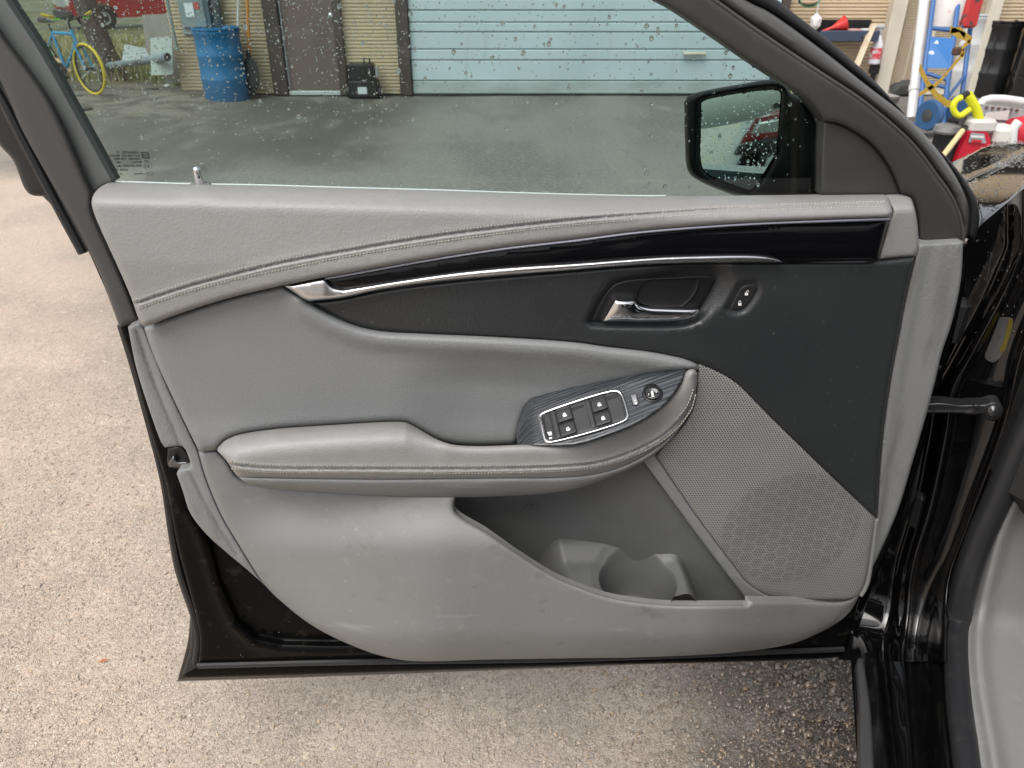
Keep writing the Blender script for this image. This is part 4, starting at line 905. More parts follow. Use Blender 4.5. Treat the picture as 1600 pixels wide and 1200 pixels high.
# aggregate set in the surface close to the camera: faceted stones of mixed size
def aggregate():
    t_ = (1+5**.5)/2
    ico = np.array([(-1, t_, 0), (1, t_, 0), (-1, -t_, 0), (1, -t_, 0), (0, -1, t_), (0, 1, t_), (0, -1, -t_), (0, 1, -t_), (t_, 0, -1), (t_, 0, 1), (-t_, 0, -1), (-t_, 0, 1)])/math.sqrt(1+t_*t_)
    icf = np.array([(0, 11, 5), (0, 5, 1), (0, 1, 7), (0, 7, 10), (0, 10, 11), (1, 5, 9), (5, 11, 4), (11, 10, 2), (10, 7, 6), (7, 1, 8), (3, 9, 4), (3, 4, 2), (3, 2, 6), (3, 6, 8), (3, 8, 9), (4, 9, 5), (2, 4, 11), (6, 2, 10), (8, 6, 7), (9, 8, 1)])
    C = np.stack([rng.uniform(-1.7, .85, 120000), rng.uniform(.42, 2.3, 120000)], 1)
    d = np.stack([C[:, 0], C[:, 1], np.full(len(C), -CAM[2])], 1); fw = d[:, 1]*cp_ - d[:, 2]*sp_; up = d[:, 1]*sp_ + d[:, 2]*cp_
    px = PW/2 + F*d[:, 0]/fw; py = PH/2 - F*up/fw
    k = ((px < 330) & (py > 470) & (px > -80)) | ((py > 985) & (px < 1400) & (px > 250) & (py < 1290))
    C, py = C[k], py[k]
    keep = rng.uniform(0, 1, len(C)) < np.clip((py-430)/420, .15, 1)*(.62 + .3*sst((C[:, 0]-.1)/.4))
    C = C[keep]; n = len(C)
    r = .0011 + .0030*rng.uniform(0, 1, n)**2.6; r[rng.uniform(0, 1, n) < .008] *= 1.8
    # damp corner beside the sill has the coarsest texture
    wq = sst((C[:, 0] - .33*(C[:, 1]-.66) - .05)/.45); r *= (1 + .6*wq)*(.74 + .26*sst((C[:, 0]+.35)/.5))
    sc = np.stack([rng.uniform(.8, 1.5, n), rng.uniform(.7, 1.1, n), rng.uniform(.30, .62, n)], 1)*r[:, None]
    a = rng.uniform(0, 6.28, n); V = ico[None]*(1 + .22*rng.normal(0, 1, (n, 12, 1)))*sc[:, None]
    til = rng.normal(0, .30, (n, 2))*(1 + 1.1*wq[:, None]); V[..., 2] += V[..., 0]*til[:, :1] + V[..., 1]*til[:, 1:]
    x = V[..., 0]*np.cos(a)[:, None] - V[..., 1]*np.sin(a)[:, None]; y = V[..., 0]*np.sin(a)[:, None] + V[..., 1]*np.cos(a)[:, None]
    ix = np.clip(np.searchsorted(gx, C[:, 0]), 1, len(gx)-1); iy = np.clip(np.searchsorted(gy, C[:, 1]), 1, len(gy)-1); g0 = gz.reshape(len(gy), len(gx))[iy, ix]
    V = np.stack([x + C[:, :1], y + C[:, 1:], V[..., 2] + (g0 + .0002 + .12*r)[:, None]], 2)
    me = bpy.data.meshes.new('gravel'); nv, nf = n*12, n*20
    me.vertices.add(nv); me.vertices.foreach_set('co', V.reshape(-1)); fi = (icf[None] + (np.arange(n)*12)[:, None, None]).reshape(-1)
    me.loops.add(nf*3); me.loops.foreach_set('vertex_index', fi.astype(np.int32)); me.polygons.add(nf); me.polygons.foreach_set('loop_start', (np.arange(nf)*3).astype(np.int32)); me.update(calc_edges=True)
    at_ = me.attributes.new('tone', 'FLOAT', 'POINT'); at_.data.foreach_set('value', np.repeat(rng.uniform(0, 1, n), 12).astype(np.float32))
    m = bpy.data.materials.new('aggregate'); m.use_nodes = True; nt = m.node_tree; N = nt.nodes; L = nt.links; b = N['Principled BSDF']
    A = N.new('ShaderNodeAttribute'); A.attribute_name = 'tone'; cr = N.new('ShaderNodeValToRGB'); L.new(A.outputs['Fac'], cr.inputs[0])
    el = cr.color_ramp.elements; el[0].position = 0; el[0].color = (.27, .235, .205, 1); el[1].position = 1; el[1].color = (.62, .55, .47, 1)
    for p_, c_ in ((.25, (.36, .295, .235)), (.55, (.45, .37, .295)), (.80, (.38, .32, .27)), (.93, (.50, .36, .22))): e_ = el.new(p_); e_.color = (*c_, 1)
    tc = N.new('ShaderNodeTexCoord'); sx = N.new('ShaderNodeSeparateXYZ'); L.new(tc.outputs['Object'], sx.inputs[0])
    w1 = N.new('ShaderNodeMath'); w1.operation = 'MULTIPLY_ADD'; L.new(sx.outputs['Y'], w1.inputs[0]); w1.inputs[1].default_value = -.33; w1.inputs[2].default_value = .218
    w2 = N.new('ShaderNodeMath'); w2.operation = 'ADD'; L.new(sx.outputs['X'], w2.inputs[0]); L.new(w1.outputs[0], w2.inputs[1])
    wr_ = N.new('ShaderNodeMapRange'); wr_.interpolation_type = 'SMOOTHSTEP'; wr_.inputs[1].default_value = -.05; wr_.inputs[2].default_value = .48; L.new(w2.outputs[0], wr_.inputs[0])
    mx = N.new('ShaderNodeMix'); mx.data_type = 'RGBA'; mx.blend_type = 'MULTIPLY'; L.new(wr_.outputs[0], mx.inputs[0]); L.new(cr.outputs[0], mx.inputs[6]); mx.inputs[7].default_value = (.36, .335, .31, 1); L.new(mx.outputs[2], b.inputs['Base Color'])
    ro = N.new('ShaderNodeMapRange'); L.new(wr_.outputs[0], ro.inputs[0]); ro.inputs[3].default_value = .55; ro.inputs[4].default_value = .08; L.new(ro.outputs[0], b.inputs['Roughness'])
    L.new(wr_.outputs[0], b.inputs['Coat Weight']); b.inputs['Coat Roughness'].default_value = .05
    me.materials.append(m); o = bpy.data.objects.new('gravel', me); COL.objects.link(o); o['kind'] = 'stuff'
    return n
aggregate()
# a dead leaf
lf = MB(); p = gnd(162, 1035)
lf.add([p + np.array(v) for v in ((-.009, -.004, .004), (-.002, .003, .007), (.010, .005, .004), (.001, -.004, .006))], [(0, 3, 2, 1)])
tag(lf.build('fallen_leaf', mat('rust_leaf', (.42, .12, .04), .6), None, False), 'small rust-orange dead leaf lying on the pale asphalt', 'leaf')

# ================================================================== THE CAR (what stands still while the door swings)
UB = lambda w0: (lambda P, h: on_body(P, w0 + h))
RL = sm([(1600, 385), (1578, 440), (1521, 550), (1489, 611), (1481, 667), (1457, 783), (1428, 885), (1419, 960), (1411, 1016)])
RR = sm([(1690, 380), (1640, 450), (1597, 550), (1571, 658), (1510, 827), (1482, 905), (1474, 1004)])
def xat(c, y): o = np.argsort(c[:, 1]); return np.interp(y, c[o, 1], c[o, 0])
def pil_b(P, d):
    l_ = xat(RL, P[:, 1]) - P[:, 0]; r_ = P[:, 0] - xat(RR, P[:, 1])
    w = np.maximum(1, xat(RR, P[:, 1]) - xat(RL, P[:, 1])); m = np.clip(-l_/w, 0, 1)
    return -.055*sst((l_-2)/26) + .006*np.exp(-((l_)/7)**2) + .006*np.exp(-(r_/7)**2) - .014*np.sin(m*3.14)
pil = cat([(1534, 350), (1597, 297), (1640, 262), (1720, 230)], [(1720, 230), (1720, 700), (1600, 760), (1478, 1008)], [(1478, 1008), (1410, 1014), (1336, 1029)], [(1336, 1029), (1395, 860), (1440, 640), (1495, 430), (1534, 350)])
def UP(P, h): return on_body(P, -.015 + h, .30 + .07*sst((P[:, 0]-1420)/60) + h, .12)
pass
def UP(P, h): return on_body(P, -.015 + h, .30 + .07*sst((P[:, 0]-1420)/60) + h, .12)
loft('hinge_pillar', [[(1534, 350), (1470, 430), (1400, 640), (1340, 860), (1310, 1031)], [(1597, 297), (1590, 400)] + [tuple(p) for p in RL[4::12]][1:] + [(1408, 1034)], [(1655, 250), (1648, 430), (1600, 545), (1571, 658), (1510, 827), (1482, 910), (1476, 1034)], [(1740, 200), (1735, 430), (1665, 620), (1590, 780), (1520, 900), (1500, 1034)]], [16, 26, 8], UP, M['paint'], car, 110, pil_b)
def sill_z(P):
    x, y = P[:, 0], P[:, 1]; t = np.clip((y-1010)/190, 0, 1.2)
    e1 = 1330 + 11*t; e2 = 1381 + 21*t; e3 = 1411 + 15*t; e4 = 1472 + 16*t
    return .262 + .012*sst((x-e1)/5) - .030*sst((x-e2+14)/10) + .022*sst((x-e2)/6) - .006*sst((x-e2-6)/6) + .012*sst((x-e3)/5) + .070*sst((x-e3-4)/np.maximum(10, e4-e3-6))
sil = cat([(1329, 1028), (1340, 1120), (1343, 1240)], [(1343, 1240), (1500, 1240)], [(1500, 1240), (1486, 1117), (1478, 1004)], [(1478, 1004), (1405, 1006), (1329, 1028)])
lines = [sm([(1330+o, 1026), (1341+o*1.12, 1235)]) for o in (3, 36, 44, 51, 57, 70, 80, 88)]
loft('door_sill', [[(a, 1004 + 24*max(0, (1400-a)/70)), (a + 14*(1 - .0*a), 1245)] for a in (1329, 1333, 1337, 1366, 1374, 1380, 1386, 1391, 1410, 1416, 1424, 1450, 1474, 1492)], [2]*8 + [3, 3, 4, 4, 3], lambda P, h: on_body(P, -.03, sill_z(P) + h, .03), mat('sill_black_paint', (.004, .004, .0045), .12, spec=.4, var=[(40, (.010, .010, .009), .55, .75)]), car, 40)
panel('sill_strip', cat([(1338, 1036), (1342, 1028), (1349, 1030)], [(1349, 1030), (1360, 1104), (1368, 1240)], [(1368, 1240), (1351, 1240), (1342, 1090), (1338, 1036)]), lambda P, h: on_level(P, .288 + h), mat('sill_grey_rubber', (.05, .05, .052), .35), car, 5, .005, .012, 6, back=np.array([0, 0, -1.]))
sc_ = sm([(1690, 500), (1640, 595), (1600, 680), (1585, 714), (1557, 782), (1529, 846), (1507, 918), (1496, 992), (1499, 1096), (1508, 1170), (1516, 1240)], 8)
US = lambda P, h: on_body(P, .035 + h, .365 + h, .03)
rs = np.interp(sc_[:, 1], [500, 800, 1000, 1240], [.017, .0185, .0175, .0165])
strip_tube('door_seal', sc_, US, rs, M['sealrub'], car, 14)
kick = cat([(1582, 783), (1600, 788), (1720, 796)], [(1720, 796), (1720, 1260)], [(1720, 1260), (1535, 1260), (1524, 1180), (1516, 1120), (1509, 1075), (1507, 992), (1519, 908), (1544, 850), (1582, 783)])
KR = sm([(1588, 784), (1566, 830), (1547, 900), (1530, 992), (1533, 1060), (1550, 1160), (1567, 1260)])
def kick_b(P, d):
    x = P[:, 0] - xat(KR, np.clip(P[:, 1], 786, 1255)); return .022*sst(x/-30)*0 + .016*np.exp(-(x/13)**2) - .00022*np.clip(x, 0, 200)
loft('kick_panel', [[(1574, 782), (1540, 850), (1512, 908), (1500, 992), (1500, 1075), (1512, 1160), (1524, 1260)], [(1588, 784), (1566, 830), (1547, 900), (1530, 992), (1533, 1060), (1550, 1160), (1567, 1260)], [(1740, 790), (1735, 900), (1730, 1000), (1730, 1100), (1735, 1260)]], [10, 26], lambda P, h: on_body(P, .020 + h, .374 + h, .04), mat('interior_grey_plastic', (.245, .245, .243), .5, bump=[('v', 400, .35, .0008)], var=[(30, (.28, .28, .275), .6, .75)]), car, 80, kick_b)
panel('dash_side', cat([(1576, 784), (1600, 735), (1640, 640), (1720, 520)], [(1720, 520), (1720, 800)], [(1720, 800), (1600, 790), (1576, 784)]), UB(.02), mat('dark_dash', (.022, .022, .023), .55), car, 4, .004, .03, 14, back=CA)
# check strap with its bolt
strap = panel('check_strap', cat([(1436, 631), (1470, 629), (1502, 633), (1517, 632), (1540, 631), (1548, 628), (1562, 629)], [(1562, 629), (1568, 640), (1564, 652), (1553, 658), (1541, 655), (1538, 647)], [(1538, 647), (1517, 648), (1502, 646), (1436, 646)], [(1436, 646), (1436, 631)], step=4), UB(.012), mat('strap_steel', (.045, .045, .047), .35, .6), car, 4, .004, .02, 5, back=CA, bumps=lambda P, d: -.003*np.exp(-((P[:, 1]-640)/4)**2)*(P[:, 0] < 1518))
bolt = panel('strap_bolt', circ(1552, 643, 9.6, 9.2, 24), UB(.016), M['steel'], strap, 2.5, .002, .008, 4, back=CA, bumps=lambda P, d: .004*sst((d-4)/1.5))
panel('strap_boss', circ(1526, 635.5, 6.5, 3.4, 18), UB(.015), mat('boss_steel', (.05, .05, .052), .3, .6), strap, 2, .002, .008, 4, back=CA)
pl_ = panel('pillar_reflection', cat([(1562, 496), (1582, 498), (1574, 532), (1567, 551), (1553, 566), (1539, 559), (1545, 540), (1556, 512), (1562, 496)], step=3), lambda P, h: UP(P, pil_b(P, None) + .002 + h), mat('reflection_grey', (.07, .07, .068), .5, var=[(120, (.04, .04, .04), .5, .7)]), car, 0, 0, .0006, 6, back=CA)  # blurred sticker reflection put in as flat grey and yellow patches
panel('reflection_yellow', cat([(1576, 499), (1582, 499), (1575, 533), (1568, 550), (1562, 550), (1569, 530), (1576, 499)], step=3), lambda P, h: UP(P, pil_b(P, None) + .003 + h), mat('reflection_yellow', (.09, .068, .006), .5), pl_, 0, 0, .0006, 6, back=CA)
# hinge and inner jamb details glimpsed behind the door edge
mb = MB(); hp_ = on_body([(1478, 500), (1452, 800)], -.055)
for p in hp_: mb.box(p, (.05, .03, .07), -CY, ch=.008)
mb.V = mb.V[:32]; mb.F = mb.F[:len(mb.F)//2]
h1 = mb.build('door_hinge', M['rubber'], car, True, True)
h2 = h1.copy(); COL.objects.link(h2); h2.parent = car; h2.location = (hp_[1]-hp_[0])
strip_tube('pillar_wire', sm([(1549, 395), (1545, 420), (1541, 440)], 4), UB(.01), .0012, M['steel'], car, 6)
# front wing and bonnet, wet
WP0 = on_level([(1533, 349)], .930)[0]
def wing(P, h):
    t = np.clip((349 - P[:, 1])/124, 0, 1.1); k = .015 + .095*sst(t*1.15)*1.0; d = rays(P); z0 = WP0[2] + .012*sst(t*2)
    return CAM + d*((z0 + k*WP0[1] - CAM[2])/(d[:, 2] + k*d[:, 1]))[:, None] + np.stack([0*h, 0*h, h], 1)
gapl = [(1497, 289), (1540, 270), (1573, 253), (1640, 221)]
panel('front_wing', cat([(1506, 286), (1542, 271.5), (1574, 255.5), (1642, 225)], [(1642, 225), (1660, 236)], [(1660, 236), (1602, 283), (1595, 297), (1533, 349.5)], [(1533, 349.5), (1528, 323), (1506, 286)]), wing, M['paint'], car, 4, .006, .05, 6, back=np.array([0, 0, -1.]))
panel('bonnet', cat([(1478, 258), (1490, 250), (1513, 240), (1543, 226.5), (1600, 221), (1640, 219)], [(1640, 219), (1573, 250), (1538, 267), (1500, 285)], [(1500, 285), (1478, 258)]), wing, M['paint'], car, 4, .006, .05, 6, back=np.array([0, 0, -1.]))
mb = MB()
for _ in range(900):
    if rng.uniform() < .62: p = np.array([[rng.uniform(1548, 1610), rng.uniform(220, 262)]])
    else: p = np.array([[rng.uniform(1480, 1600), rng.uniform(225, 345)]])
    x, y = p[0]
    if y > 349 - (x-1533)*.86 and x > 1533: continue
    if x < 1533 and (y < 258 - (x-1478)*.5 or y > 262 + (x-1480)*1.4): continue
    c = wing(p, np.zeros(1))[0]; r_ = rng.uniform(.0008, .0026); v = bV*np.array([r_*1.2, r_*1.2, r_*.55]); mb.add(v + c, bF)
mb.build('wing_beads', M['water'], car, True, True, 'stuff', ang=80)
mb = MB()
for _ in range(70):
    p = np.array([[rng.uniform(1520, 1600), rng.uniform(300, 520)]])
    if p[0, 1] < 352 - (p[0, 0]-1533)*.86 + 8: continue
    c = UP(p, pil_b(p, None) + .0008)[0]; mb.add(bV*rng.uniform(.0005, .0018) + c, bF)
mb.build('pillar_beads', M['water'], car, True, True, 'stuff', ang=80)
# the rest of the cabin, beside and behind the photographer
def carp(t, l, z): return HP + CA*t + CB*l + np.array([0, 0, z])
mb = MB()
prof = [(-1.22, .28), (-3.1, .28), (-3.3, .55), (-3.35, .86), (-2.9, .96), (-1.22, .93)]
V = [carp(t, 0.0, z) for t, z in prof] + [carp(t, .12, z) for t, z in prof]; n = len(prof)
mb.add(V, [tuple(range(n)), tuple(range(2*n-1, n-1, -1))] + [(i, n+i, n+(i+1) % n, (i+1) % n) for i in range(n)])
mb.build('rear_side', M['paint'], car, False, True)
mb = MB()
V = [carp(t, l, z) for l in (.26, 1.35) for t, z in ((-.15, 1.36), (-1.0, 1.45), (-2.2, 1.42), (-3.0, 1.2), (-3.0, 1.17), (-2.2, 1.38), (-1.0, 1.41), (-.15, 1.32))]
mb.add(V, [tuple(range(8)), tuple(range(15, 7, -1))] + [(i, 8+i, 8+(i+1) % 8, (i+1) % 8) for i in range(8)]); mb.build('roof', M['paint'], car, False, True)
mb = MB(); mb.tube([carp(-1.28, .03, .9), carp(-1.32, .14, 1.15), carp(-1.3, .27, 1.41)], .05, 8); mb.build('centre_pillar', M['paint'], car, True, True)
mb = MB(); mb.tube([carp(.40, .38, .98), carp(.15, .36, 1.18), carp(-.2, .34, 1.36)], .04, 8); mb.build('windscreen_pillar', M['paint'], car, True, True)
mb = MB(); mb.box(carp(-1.6, .8, .26), (1.3, 3.2, .04), -CY); mb.box(carp(-1.6, 1.5, .6), (.06, 3.2, .7), -CY); mb.build('cabin_floor', M['rubber'], car, False, True)
mb = MB(); mb.box(carp(-.95, .48, .45), (.5, .52, .16), -CY, ch=.05); mb.box(carp(-1.22, .48, .80), (.5, .16, .62), -CY, ch=.05); mb.build('front_seat', M['charcoal'], car, True, True)
mb = MB(); mb.box(carp(.05, .75, .72), (1.3, .3, .3), -CY, ch=.06); mb.build('dashboard', mat('dash_black', (.02, .02, .02), .6), car, True, True)
# ================================================================== THE WORKSHOP BEHIND
YF = 8.9
fx_ = lambda px, py=150: at(px, py, YF)[0]
bld = thing('workshop_building', 'tan ribbed metal workshop with brown side door and pale sectional garage door', 'building', (fx_(700), YF, 0))
M['siding'] = mat('tan_siding', (.58, .465, .32), .55, var=[(1.3, (.51, .41, .285), .4, .7), (9, (.43, .36, .26), .60, .8, 5, (1, 1, .3))])
M['brown'] = mat('brown_trim', (.060, .042, .036), .55, var=[(3, (.075, .055, .048), .4, .7)])
M['browndoor'] = mat('brown_door', (.165, .118, .105), .5, var=[(2, (.145, .105, .095), .4, .7)])
M['garage'] = mat('pale_garage_door', (.50, .59, .63), .5, var=[(1.2, (.46, .54, .575), .4, .7), (2.5, (.40, .45, .46), .6, .85, 5, (3, 1, .4))])
M['offwhite'] = mat('offwhite_paint', (.60, .55, .46), .55, var=[(3, (.5, .45, .37), .5, .75)])
def corr(name, x0, x1, z0, z1, pitch, dep, y, m, parent):
    n = int((z1-z0)/pitch); V = []; Fc = []
    for i in range(n+1):
        z = z0 + i*pitch
        for dz, dy in ((0, 0), (.18, -dep), (.62, -dep), (.80, 0)): V += [(x0, y+dy, min(z1, z+pitch*dz)), (x1, y+dy, min(z1, z+pitch*dz))]
    k = len(V)//2
    for i in range(k-1): Fc.append((2*i, 2*i+1, 2*i+3, 2*i+2))
    return link(name, V, Fc, m, parent, False, True, 'stuff')
HW = 3.3
xs = dict(c0=fx_(283, 135), t0=fx_(431), t1=fx_(453), d1=fx_(534), t2=fx_(546), t3=fx_(627), t4=fx_(645), g1=at(1222, 5, YF)[0], t5=at(1233, 5, YF)[0], p0=at(1378, 60, YF)[0], p1=at(1400, 60, YF)[0], s1=at(1452, 60, YF)[0], e0=at(1535, 30, YF)[0], e1=at(1553, 30, YF)[0], end=at(1900, 60, YF)[0])
mb = MB(); mb.box(((xs['c0']+xs['end'])/2, YF+2.1, HW/2), (xs['end']-xs['c0'], 4.0, HW)); mb.build('wall_core', M['siding'], bld, False, True)
mb = MB(); mb.box(((xs['c0']+xs['end'])/2, YF+1.9, HW+.10), (xs['end']-xs['c0']+.6, 4.8, .18)); mb.build('roof', M['brown'], bld, False, True)
for a, b_ in (('c0', 't0'), ('t2', 't3'), ('t5', 'p0'), ('e1', 'end')): corr('siding', xs[a], xs[b_], .02, HW, .036, .014, YF+.02, M['siding'], bld)
def bx(name, x0, x1, z0, z1, y0, y1, m, parent, ch=.004):
    mb = MB(); mb.box(((x0+x1)/2, (y0+y1)/2, (z0+z1)/2), (x1-x0, y1-y0, z1-z0), ch=ch); return mb.build(name, m, parent, False, True)
for a, b_ in (('t0', 't1'), ('d1', 't2'), ('t3', 't4'), ('g1', 't5')): bx('trim', xs[a], xs[b_], .015, 2.35, YF-.06, YF+.06, M['brown'], bld)
bx('trim', xs['t0'], xs['t2'], 2.352, 2.45, YF-.055, YF+.06, M['brown'], bld); bx('trim', xs['t3'], xs['t5'], 2.352, 2.45, YF-.055, YF+.06, M['brown'], bld)
dr = bx('side_door', xs['t1']+.004, xs['d1']-.004, .06, 2.35, YF+.0, YF+.05, M['browndoor'], bld)
bx('threshold', xs['t1']+.004, xs['d1']-.004, .012, .055, YF-.03, YF+.05, mat('alloy_sill', (.55, .58, .58), .4, .3), dr)
bx('door_edge', xs['t1']+.006, xs['t1']+.026, .062, 2.34, YF-.016, YF-.002, mat('grey_edge', (.33, .34, .35), .5), dr)
mb = MB(); kp = at(517, 24, YF-.04); mb.ball(kp, .034, 7); mb.build('door_knob', M['brightchrome'], dr, True, True)
gd = bx('garage_door', xs['t4']+.004, xs['g1']-.004, .012, 2.35, YF+.03, YF+.06, mat('garage_core', (.42, .44, .44), .6), bld)
zz = [.02] + [at(900, y, YF)[2] for y in (126, 94, 77, 50, 35, 16, -2)]; zz = zz[:8]
k = zz[-1]
while k < 2.2: k += .14; zz.append(k)
for i in range(len(zz)-1): bx('garage_panel', xs['t4']+.006, xs['g1']-.006, zz[i]+.004, zz[i+1]-.004, YF-.012 + (.004 if i % 2 else 0), YF+.029, M['garage'] if i else mat('weathered_bottom_panel', (.40, .44, .44), .55, var=[(3, (.33, .36, .355), .4, .7, 5, (1, 1, 3))]), gd, ch=.008)
bx('bottom_rubber', xs['t4']+.006, xs['g1']-.006, -.004, .018, YF-.01, YF+.028, M['rubber'], gd)
mb = MB(); mb.tube([at(1085, 84, YF-.05)+np.array([-.12, 0, 0]), at(1085, 84, YF-.05)+np.array([.12, 0, 0])], .02, 8); mb.build('door_handle', M['offwhite'], gd, True, True)
bx('corner_post', xs['p0'], xs['p1'], .012, HW-.02, YF-.10, YF+.03, M['offwhite'], bld); bx('corner_post', xs['e0'], xs['e1'], .012, HW-.02, YF-.10, YF+.03, M['offwhite'], bld)
sh = bx('louvred_shutter', xs['p1']+.004, xs['e0']-.004, .012, HW-.03, YF+.0, YF+.03, M['offwhite'], bld)
corr('shutter_slats', xs['p1']+.02, xs['p1']+(xs['s1']-xs['p1'])*.47, .1, HW-.1, .021, .012, YF-.004, mat('shutter_tan', (.47, .385, .28), .55), sh)
corr('shutter_slats', xs['p1']+(xs['s1']-xs['p1'])*.53, xs['s1'], .1, HW-.1, .021, .012, YF-.004, mat('shutter_tan2', (.47, .385, .28), .55), sh)
corr('shutter_slats', xs['s1']+.05, xs['e0']-.02, .1, HW-.1, .021, .012, YF-.004, mat('shutter_tan3', (.47, .385, .28), .55), sh)

# ---- drums
def drum(name, label, p, r, h, m, ribs=(.33, .66), group=None, lid=True):
    t = thing(name, label, 'barrel', p, 0, group); pr = [(r*.94, 0), (r*.985, .015)]
    for k in ribs: pr += [(r*.985, h*k-.035), (r*1.02, h*k-.012), (r*1.02, h*k+.012), (r*.985, h*k+.035)]
    pr += [(r*.985, h-.05), (r*1.03, h-.035), (r*1.03, h-.005), (r*.97, h)]
    mb = MB(); mb.lathe(pr, (0, 0, 0), 40); mb.build('body', m, t, True, False, ang=40)
    mb = MB(); mb.lathe([(r*.99, h+.001), (r*1.045, h+.004), (r*1.045, h+.022), (r*.96, h+.024), (r*.94, h+.006)], (0, 0, 0), 40); mb.build('rim', m, t, True, False, ang=40)
    mb = MB(); mb.lathe([(.03, h+.004), (.03, h+.02), (.022, h+.024)], (r*.55, 0, 0), 12); mb.build('bung', m, t, True, False, ang=40)
    return t
M['bluepl'] = mat('blue_plastic', (.022, .145, .32), .45, var=[(4, (.03, .17, .35), .45, .7), (30, (.06, .2, .36), .64, .8)])
pb = gnd(356, 157); drum('plastic_barrel', 'blue plastic barrel standing on the asphalt against the ribbed wall', pb, .228, .69, M['bluepl'])
pg = gnd(1508, 152); drum('steel_drum', 'pale grey steel drum behind the blue hand truck', pg + np.array([0, .25, 0]), .235, .80, mat('grey_drum', (.52, .53, .53), .45, var=[(5, (.4, .4, .39), .5, .7)]))
p1_ = gnd(1545, 156); drum('steel_drum', 'black steel drum half hidden beside the pale grey drum', p1_ + np.array([.10, .30, 0]), .22, .74, mat('black_drum', (.014, .014, .015), .22, coat=.4))
p2_ = gnd(1600, 158); drum('steel_drum', 'glossy black steel drum with two raised hoops, in front of the other black drum', p2_ + np.array([.06, -.05, 0]), .27, .74, mat('black_drum_gloss', (.013, .013, .014), .2, coat=.4), (.30, .38))

# ---- black wheeled box by the door
def P3(px, py, Y): return at(px, py, Y)
bp = gnd(571, 153); bxY = bp[1]
t = thing('battery_charger', 'black wheeled box with carrying handle and pale label, beside the brown door', 'machine', bp)
def lb(name, c, d, m, ch=.015, par=None, rz=0): mb = MB(); mb.box(c, d, rz, ch=ch); return mb.build(name, m, par or t, True, False)
mk_ = mat('machine_black', (.012, .012, .013), .4)
lb('case', (-.015, 0, .265), (.28, .18, .17), mk_); lb('lower_case', (.0, -.01, .10), (.31, .2, .17), mk_)
lb('label_plate', (-.005, -.113, .09), (.10, .006, .07), mat('pale_plate', (.55, .60, .62), .5), .002)
mb = MB(); mb.tube([(0.02, 0, .34), (.02, 0, .40), (.08, 0, .40), (.08, 0, .34)], .010, 8); mb.build('handle', mk_, t, True, False)
for s_ in (-1, 1):
    mb = MB(); mb.lathe([(.03, -.02), (.062, -.018), (.066, 0), (.062, .018), (.03, .02)], (s_*.165, -.02, .066), 20, Matrix.Rotation(R(90), 3, 'Y')); w_ = mb.build('wheel', M['rubber'], t, True, False)
    mb = MB(); mb.lathe([(.03, -.022), (.034, 0), (.03, .022)], (s_*.167, -.02, .066), 14, Matrix.Rotation(R(90), 3, 'Y')); mb.build('hub', mat('wheel_hub_white', (.6, .6, .6), .5), w_, True, False)
lb('side_grip', (.155, -.02, .27), (.03, .1, .12), mat('chrome_grip', (.5, .5, .5), .3, .6), .01)

# ---- shovel and pole against the wall
def stick(name, label, cat_, a, b_, r, m, extra=None):
    t = thing(name, label, cat_, (b_[0], b_[1], 0)); mb = MB(); mb.tube([a, (np.array(a)+np.array(b_))/2, b_], r, 8); mb.build('handle', m, t, True, True)
    if extra: extra(t)
    return t
sa, sb_ = P3(384, -60, YF-.06), P3(390, 98, YF-.18)
def blade(t):
    c = np.array(P3(393, 118, YF-.22)); mb = MB(); V = []
    for j, (zz_, w_) in enumerate(((.17, .03), (.12, .075), (.02, .085), (-.08, .075), (-.15, .04), (-.18, .005))):
        for i in range(5):
            u_ = (i-2)/2; V.append(c + np.array([u_*w_, -.03 + .03*u_*u_ - .02*(zz_ < 0), zz_]))
    Fc = [(j*5+i, j*5+i+1, (j+1)*5+i+1, (j+1)*5+i) for j in range(5) for i in range(4)]
    V2 = V + [v + np.array([0, .006, 0]) for v in V]; mb.add(V2, Fc + [tuple(30+k for k in f[::-1]) for f in Fc]); mb.build('blade', mat('shovel_steel', (.06, .06, .06), .5, .4), t, True, True)
    mb = MB(); mb.tube([np.array(sb_)+np.array([0, 0, .12]), c + np.array([0, 0, .12])], .022, 8); mb.build('socket', M['rubber'], t, True, True)
stick('shovel', 'long orange-handled shovel with black blade leaning on the ribbed wall', 'shovel', sa, sb_, .016, mat('orange_handle', (.50, .20, .04), .5), blade)
stick('pole', 'thin white pole leaning on the wall behind the blue barrel', 'pole', P3(372, -60, YF-.03), P3(372, 60, YF-.08), .013, mat('white_pole', (.6, .6, .55), .5), lambda t: (lambda mb: (mb.lathe([(.02, 0), (.022, .03), (.018, .05)], tuple(P3(372, 60, YF-.08)), 10), mb.build('ferrule', M['rubber'], t, True, True)))(MB()))

